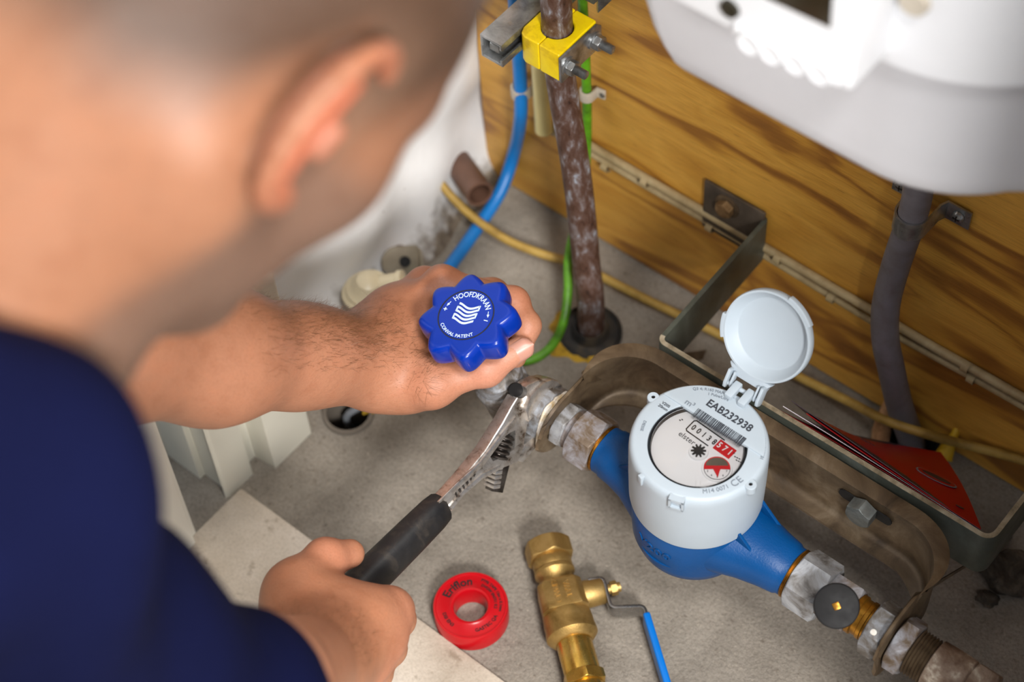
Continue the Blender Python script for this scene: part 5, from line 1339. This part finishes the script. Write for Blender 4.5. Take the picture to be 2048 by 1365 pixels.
# skin tint: base, stubble on the jaw, shaved hair, redder ear and knuckles
knk = [IM[1], IM[2], MM[1], TM[1], TM[2], RI_[1], RMm[1], RR_[1], RT_[2]]
def tint(P):
    L_ = lambda c: np.array(lin(c)[:3])
    base_ = np.tile(L_((140, 97, 72)), (len(P), 1)); far = np.linalg.norm(P-HC, axis=1)[:, None] > .3  # head and neck base darker than the arms, offsetting the near lamp
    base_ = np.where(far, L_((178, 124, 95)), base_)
    arm = np.exp(-np.clip(((P-LW)@(-fa))-.02, 0, 1)/.12)
    q = P-HC; f = q@HF; r = q@HR; u = q@HU; hd_ = np.linalg.norm(q, axis=1) < .2
    def mixc(m, c): base_[:] = base_*(1-m[:, None])+L_(c)*m[:, None]
    def sm(x, a, b): t = np.clip((x-a)/(b-a), 0, 1); return t*t*(3-2*t)
    # beard stubble
    m = sm(f-.10*u, -.004, .022)*sm(-u, -.012, .018)*(1-sm(-u, .13, .16))*hd_
    mixc(.74*m, (92, 74, 64))
    # hair: line over the ear and round the nape
    line = np.interp(f, [-.11, -.065, -.042, -.012, .006, .016, .03, .06], [-.035, -.035, -.022, .022, .016, -.002, .012, .035])
    m = sm(u, line-.018, line+.030)*(f < .085)*(np.abs(r) < .084)*hd_
    mixc(.93*m, (66, 50, 39))
    m = sm(f, -.02, .012)*(1-sm(f, .016, .034))*sm(u, -.02, .01)*(1-sm(u, .03, .06))*(np.abs(r) < .085)*hd_
    mixc(.45*m, (124, 96, 78))
    e = np.exp(-((f+.008)**2/.016**2+(u-.004)**2/.030**2))*sm(np.abs(r), .078, .086)*hd_
    mixc(.65*e, (196, 92, 64))
    for k in knk: mixc(.30*np.exp(-np.sum((P-k)**2, axis=1)/.016**2), (212, 128, 108))
    for k in (TM[3], TM[2]): mixc(.35*np.exp(-np.sum((P-k)**2, axis=1)/.02**2), (222, 160, 138))
    # tanned back of forearm and hand
    dl_ = np.linalg.norm(P-lerp(LE, LW, .75), axis=1); mixc(.75*np.exp(-(dl_/.13)**2)*sm((P-LW)@np.array([-.55, .62, .45]), -.012, .040), (122, 72, 42))
    mixc(.55*np.exp(-np.sum((P-lerp(IM[0], MM[1], .45))**2, axis=1)/.045**2), (146, 92, 64))
    mixc(.6*np.exp(-np.sum((P-RW)**2, axis=1)/.045**2), (132, 80, 48))
    return base_
t = NT('skin')
vc = t.n('ShaderNodeVertexColor'); vc.layer_name = 'tint'
mot = t.ramp(t.noise(70, 4, .6), [(.3, (.90, .84, .80)), (.5, (1, 1, 1)), (.7, (1.05, 1.0, .97))])
pore = t.ramp(t.noise(700, 3, .6), [(.3, (.90, .87, .85)), (.55, (1.03, 1.02, 1.02))])
c = t.mix(.8, vc.outputs[0], mot, 'MULTIPLY'); c = t.mix(.8, c, pore, 'MULTIPLY')
t.set(Base__Color=c, Roughness=.48); t.b.inputs['Specular IOR Level'].default_value = .38
t.set(Subsurface__Weight=.12, Subsurface__Scale=.006); t.b.inputs['Subsurface Radius'].default_value = (1., .4, .22)
vor = t.n('ShaderNodeTexVoronoi', Scale=900.); vor.feature = 'DISTANCE_TO_EDGE'; t.l(t.coord(), vor.inputs['Vector'])
wrk = t.noise(120, 5, .6, 1.2, t.coord((1, 1, 2.5)))
b1 = t.bump(t.math('MINIMUM', t.math('MULTIPLY', vor.outputs[0], 3), .3), .22, .0004)
x = t.n('ShaderNodeBump', Strength=.25, Distance=.0014); t.l(wrk, x.inputs['Height']); t.l(b1, x.inputs['Normal']); t.l(x.outputs[0], t.b.inputs['Normal'])
M['skin'] = t.m
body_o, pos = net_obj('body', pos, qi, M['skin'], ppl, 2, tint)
# thumb nail (left hand)
tn = (TM[3]-TM[2]); tn /= np.linalg.norm(tn); up_ = np.array([.66, -.26, .70]); up_ -= tn*(up_@tn); up_ /= np.linalg.norm(up_); sd_ = np.cross(tn, up_)
g = G(); rings = []
nc = TM[3]+tn*.0005
for k in range(9):
    y = -.0080+.0170*k/8; wdt = .0070*math.sqrt(max(.05, 1-max(0, (y-.003)/.0055)**2))
    top = []; bot = []
    for j in range(9):
        a = -1+2*j/8; x_ = wdt*a; z_ = .0088-.0030*a*a-.0006*max(0, y/.008)-.030*max(0, y)**1.3
        top.append(Vector(nc+tn*y+sd_*x_+up_*z_)); bot.append(Vector(nc+tn*y+sd_*x_+up_*(z_-.0012)))
    rings.append(top+bot[::-1])
g.rings(rings); g.obj('thumb_nail', plain('nail', (192, 140, 122), .35, var=.05), ppl, 60)
tn = (RT_[3]-RT_[2]); tn /= np.linalg.norm(tn)

# hair cap: close-cropped shell over the crown
HFd = Field(); HFd.grp([(Ell(h3(-.008, 0, .046), (.1035, .0800, .0915), Hax), 0, '+')], .01)
def cutline(P, d):
    q = P-HC; f = q@HF; u = q@HU; r = q@HR
    lim = np.where(f > .0, .078+.0*f, np.where(f > -.06, .070, .070-(-.06-f)*1.2)) + .004*np.sin(f*160)+.003*np.sin(r*210)
    lim = lim+np.clip(f-.07, 0, 1)*2.0
    return np.maximum(d, lim-u)
hp, hq = HFd.mesh(.004, cutline)
t = NT('cropped_hair'); n1 = t.noise(420, 4, .7)
t.set(Base__Color=t.ramp(n1, [(.3, lin((64, 48, 38))), (.55, lin((120, 92, 70))), (.75, lin((150, 118, 90)))]), Roughness=.75); t.bump(n1, .8, .003)
net_obj('hair', hp, hq, t.m, ppl, 2)
# ---- shirt
S_ = Field(); fold = lambda P: .004*np.sin(P[:, 0]*38+P[:, 2]*30+np.sin(P[:, 1]*25)*2)+.0035*np.sin(P[:, 1]*52-P[:, 2]*44+P[:, 0]*20)
SB = np.array(Pd(-108, 1010, .66)); SMd = np.array(Pd(120, 1255, .76)); SE = np.array(Pd(362, 1470, .87)); NS_ = np.array(Pd(-230, 880, .72)); TC_ = np.array(Pd(-460, 980, .86)); SH = np.array(Pd(410, 1515, .91))
TO = np.array([-.52, .02, .66]); TB = np.array([-.46, -.22, .42])
S_.grp([(Cone(SB, SMd, .055, .050), 0, '+'), (Cone(SMd, SE, .052, .060), .02, '+'), (Cone(SE, SH, .060, .056), .02, '+')], .03)
S_.grp([(Cone(TC_, TB, .115, .150), 0, '+'), (Cone(SB, NS_, .058, .060), .03, '+'), (Cone(NS_, TC_, .058, .10), .04, '+'), (Cone(LS+np.array([.02, -.02, 0]), TC_, .070, .105), .05, '+'), (Cone(TB, TB+np.array([.02, -.06, -.12]), .150, .145), .05, '+')], .04)
LSe = lerp(LS, LE, .45); S_.grp([(Cone(LS, LSe, .066, .060), 0, '+')], .03)
def sfold(P, d): return d+fold(P)
sp_, sq_ = S_.mesh(.005, sfold)
t = NT('navy_cotton'); wv = t.noise(1500, 2, .5)
t.set(Base__Color=t.mix(t.noise(25, 3), lin((8, 11, 36)), lin((11, 15, 46))), Roughness=.95); t.b.inputs['Specular IOR Level'].default_value = .06
t.bump(wv, .3, .0006)
M['navy'] = t.m
net_obj('shirt', sp_, sq_, M['navy'], ppl, 3)
# trousers, kneeling
T_ = Field(); hipz = TB+np.array([.02, -.08, -.14])
for s in (-1, 1):
    hp_ = hipz+np.array([s*.09, 0, 0]); kn = np.array([hp_[0]+s*.06, .03, .068]); an = np.array([kn[0], -.38, .062])
    T_.grp([(Cone(hp_, kn, .085, .066), 0, '+'), (Cone(kn, an, .064, .046), .03, '+')], .03)
T_.grp([(Cone(hipz+np.array([-.07, 0, .02]), hipz+np.array([.07, 0, .02]), .13, .13), 0, '+')], .05)
tp_, tq_ = T_.mesh(.007)
net_obj('trousers', tp_, tq_, plain('work_trousers', (38, 40, 48), .85, var=.15, bump=.2), ppl, 2)
# ---- fine arm hair on the left forearm and right wrist
me = body_o.data; nv = len(me.vertices)
nr = np.zeros(nv*3, np.float32); me.vertices.foreach_get('normal', nr); nr = nr.reshape(-1, 3)
tpar = ((pos-LE)@fa)/np.linalg.norm(LW-LE)
dl = np.linalg.norm(pos-(LE+np.outer(np.clip(tpar, 0, 1), LW-LE)), axis=1)
side = nr@np.array([-.55, .55, .55])
cand = np.where((tpar > .30) & (tpar < 1.02) & (dl < .06) & (side > -.35))[0]
wgt = np.clip(side[cand]+.45, .05, 1.2)*np.clip((tpar[cand]-.25)*2, .1, 1); pick = rng.choice(cand, 4800, p=wgt/wgt.sum())
tr = ((pos-RW)@(RW-RE)/np.linalg.norm(RW-RE)); dr = np.linalg.norm(pos-RW, axis=1)
cand2 = np.where((dr < .05) & (tr < .006) & (nr[:, 2] > .1))[0]; pick2 = rng.choice(cand2, 380)
VS = []; FS = []
for i, dirv in [(i, fa) for i in pick]+[(i, (RW-RE)/np.linalg.norm(RW-RE)) for i in pick2]:
    p = pos[i]; n_ = nr[i]; d = dirv*.9+n_*.24+rng.normal(0, .25, 3); d -= n_*min(0, d@n_); d /= np.linalg.norm(d)
    Lh = rng.uniform(.005, .013); w_ = np.cross(d, n_); w_ = w_/(np.linalg.norm(w_)+1e-9)*.00007
    b0 = len(VS)
    for k in range(3):
        f = k/2; c = p+d*(Lh*f)-n_*(Lh*.25*f*f-.0002); ww = w_*(1-.6*f)
        VS += [tuple(c-ww), tuple(c+ww)]
    FS += [(b0, b0+1, b0+3, b0+2), (b0+2, b0+3, b0+5, b0+4)]
g = G(); g.v = VS; g.f = FS
hair_o = g.obj('arm_hair', plain('arm_hair', (112, 76, 48), .5), ppl, 0); hair_o['kind'] = 'stuff'
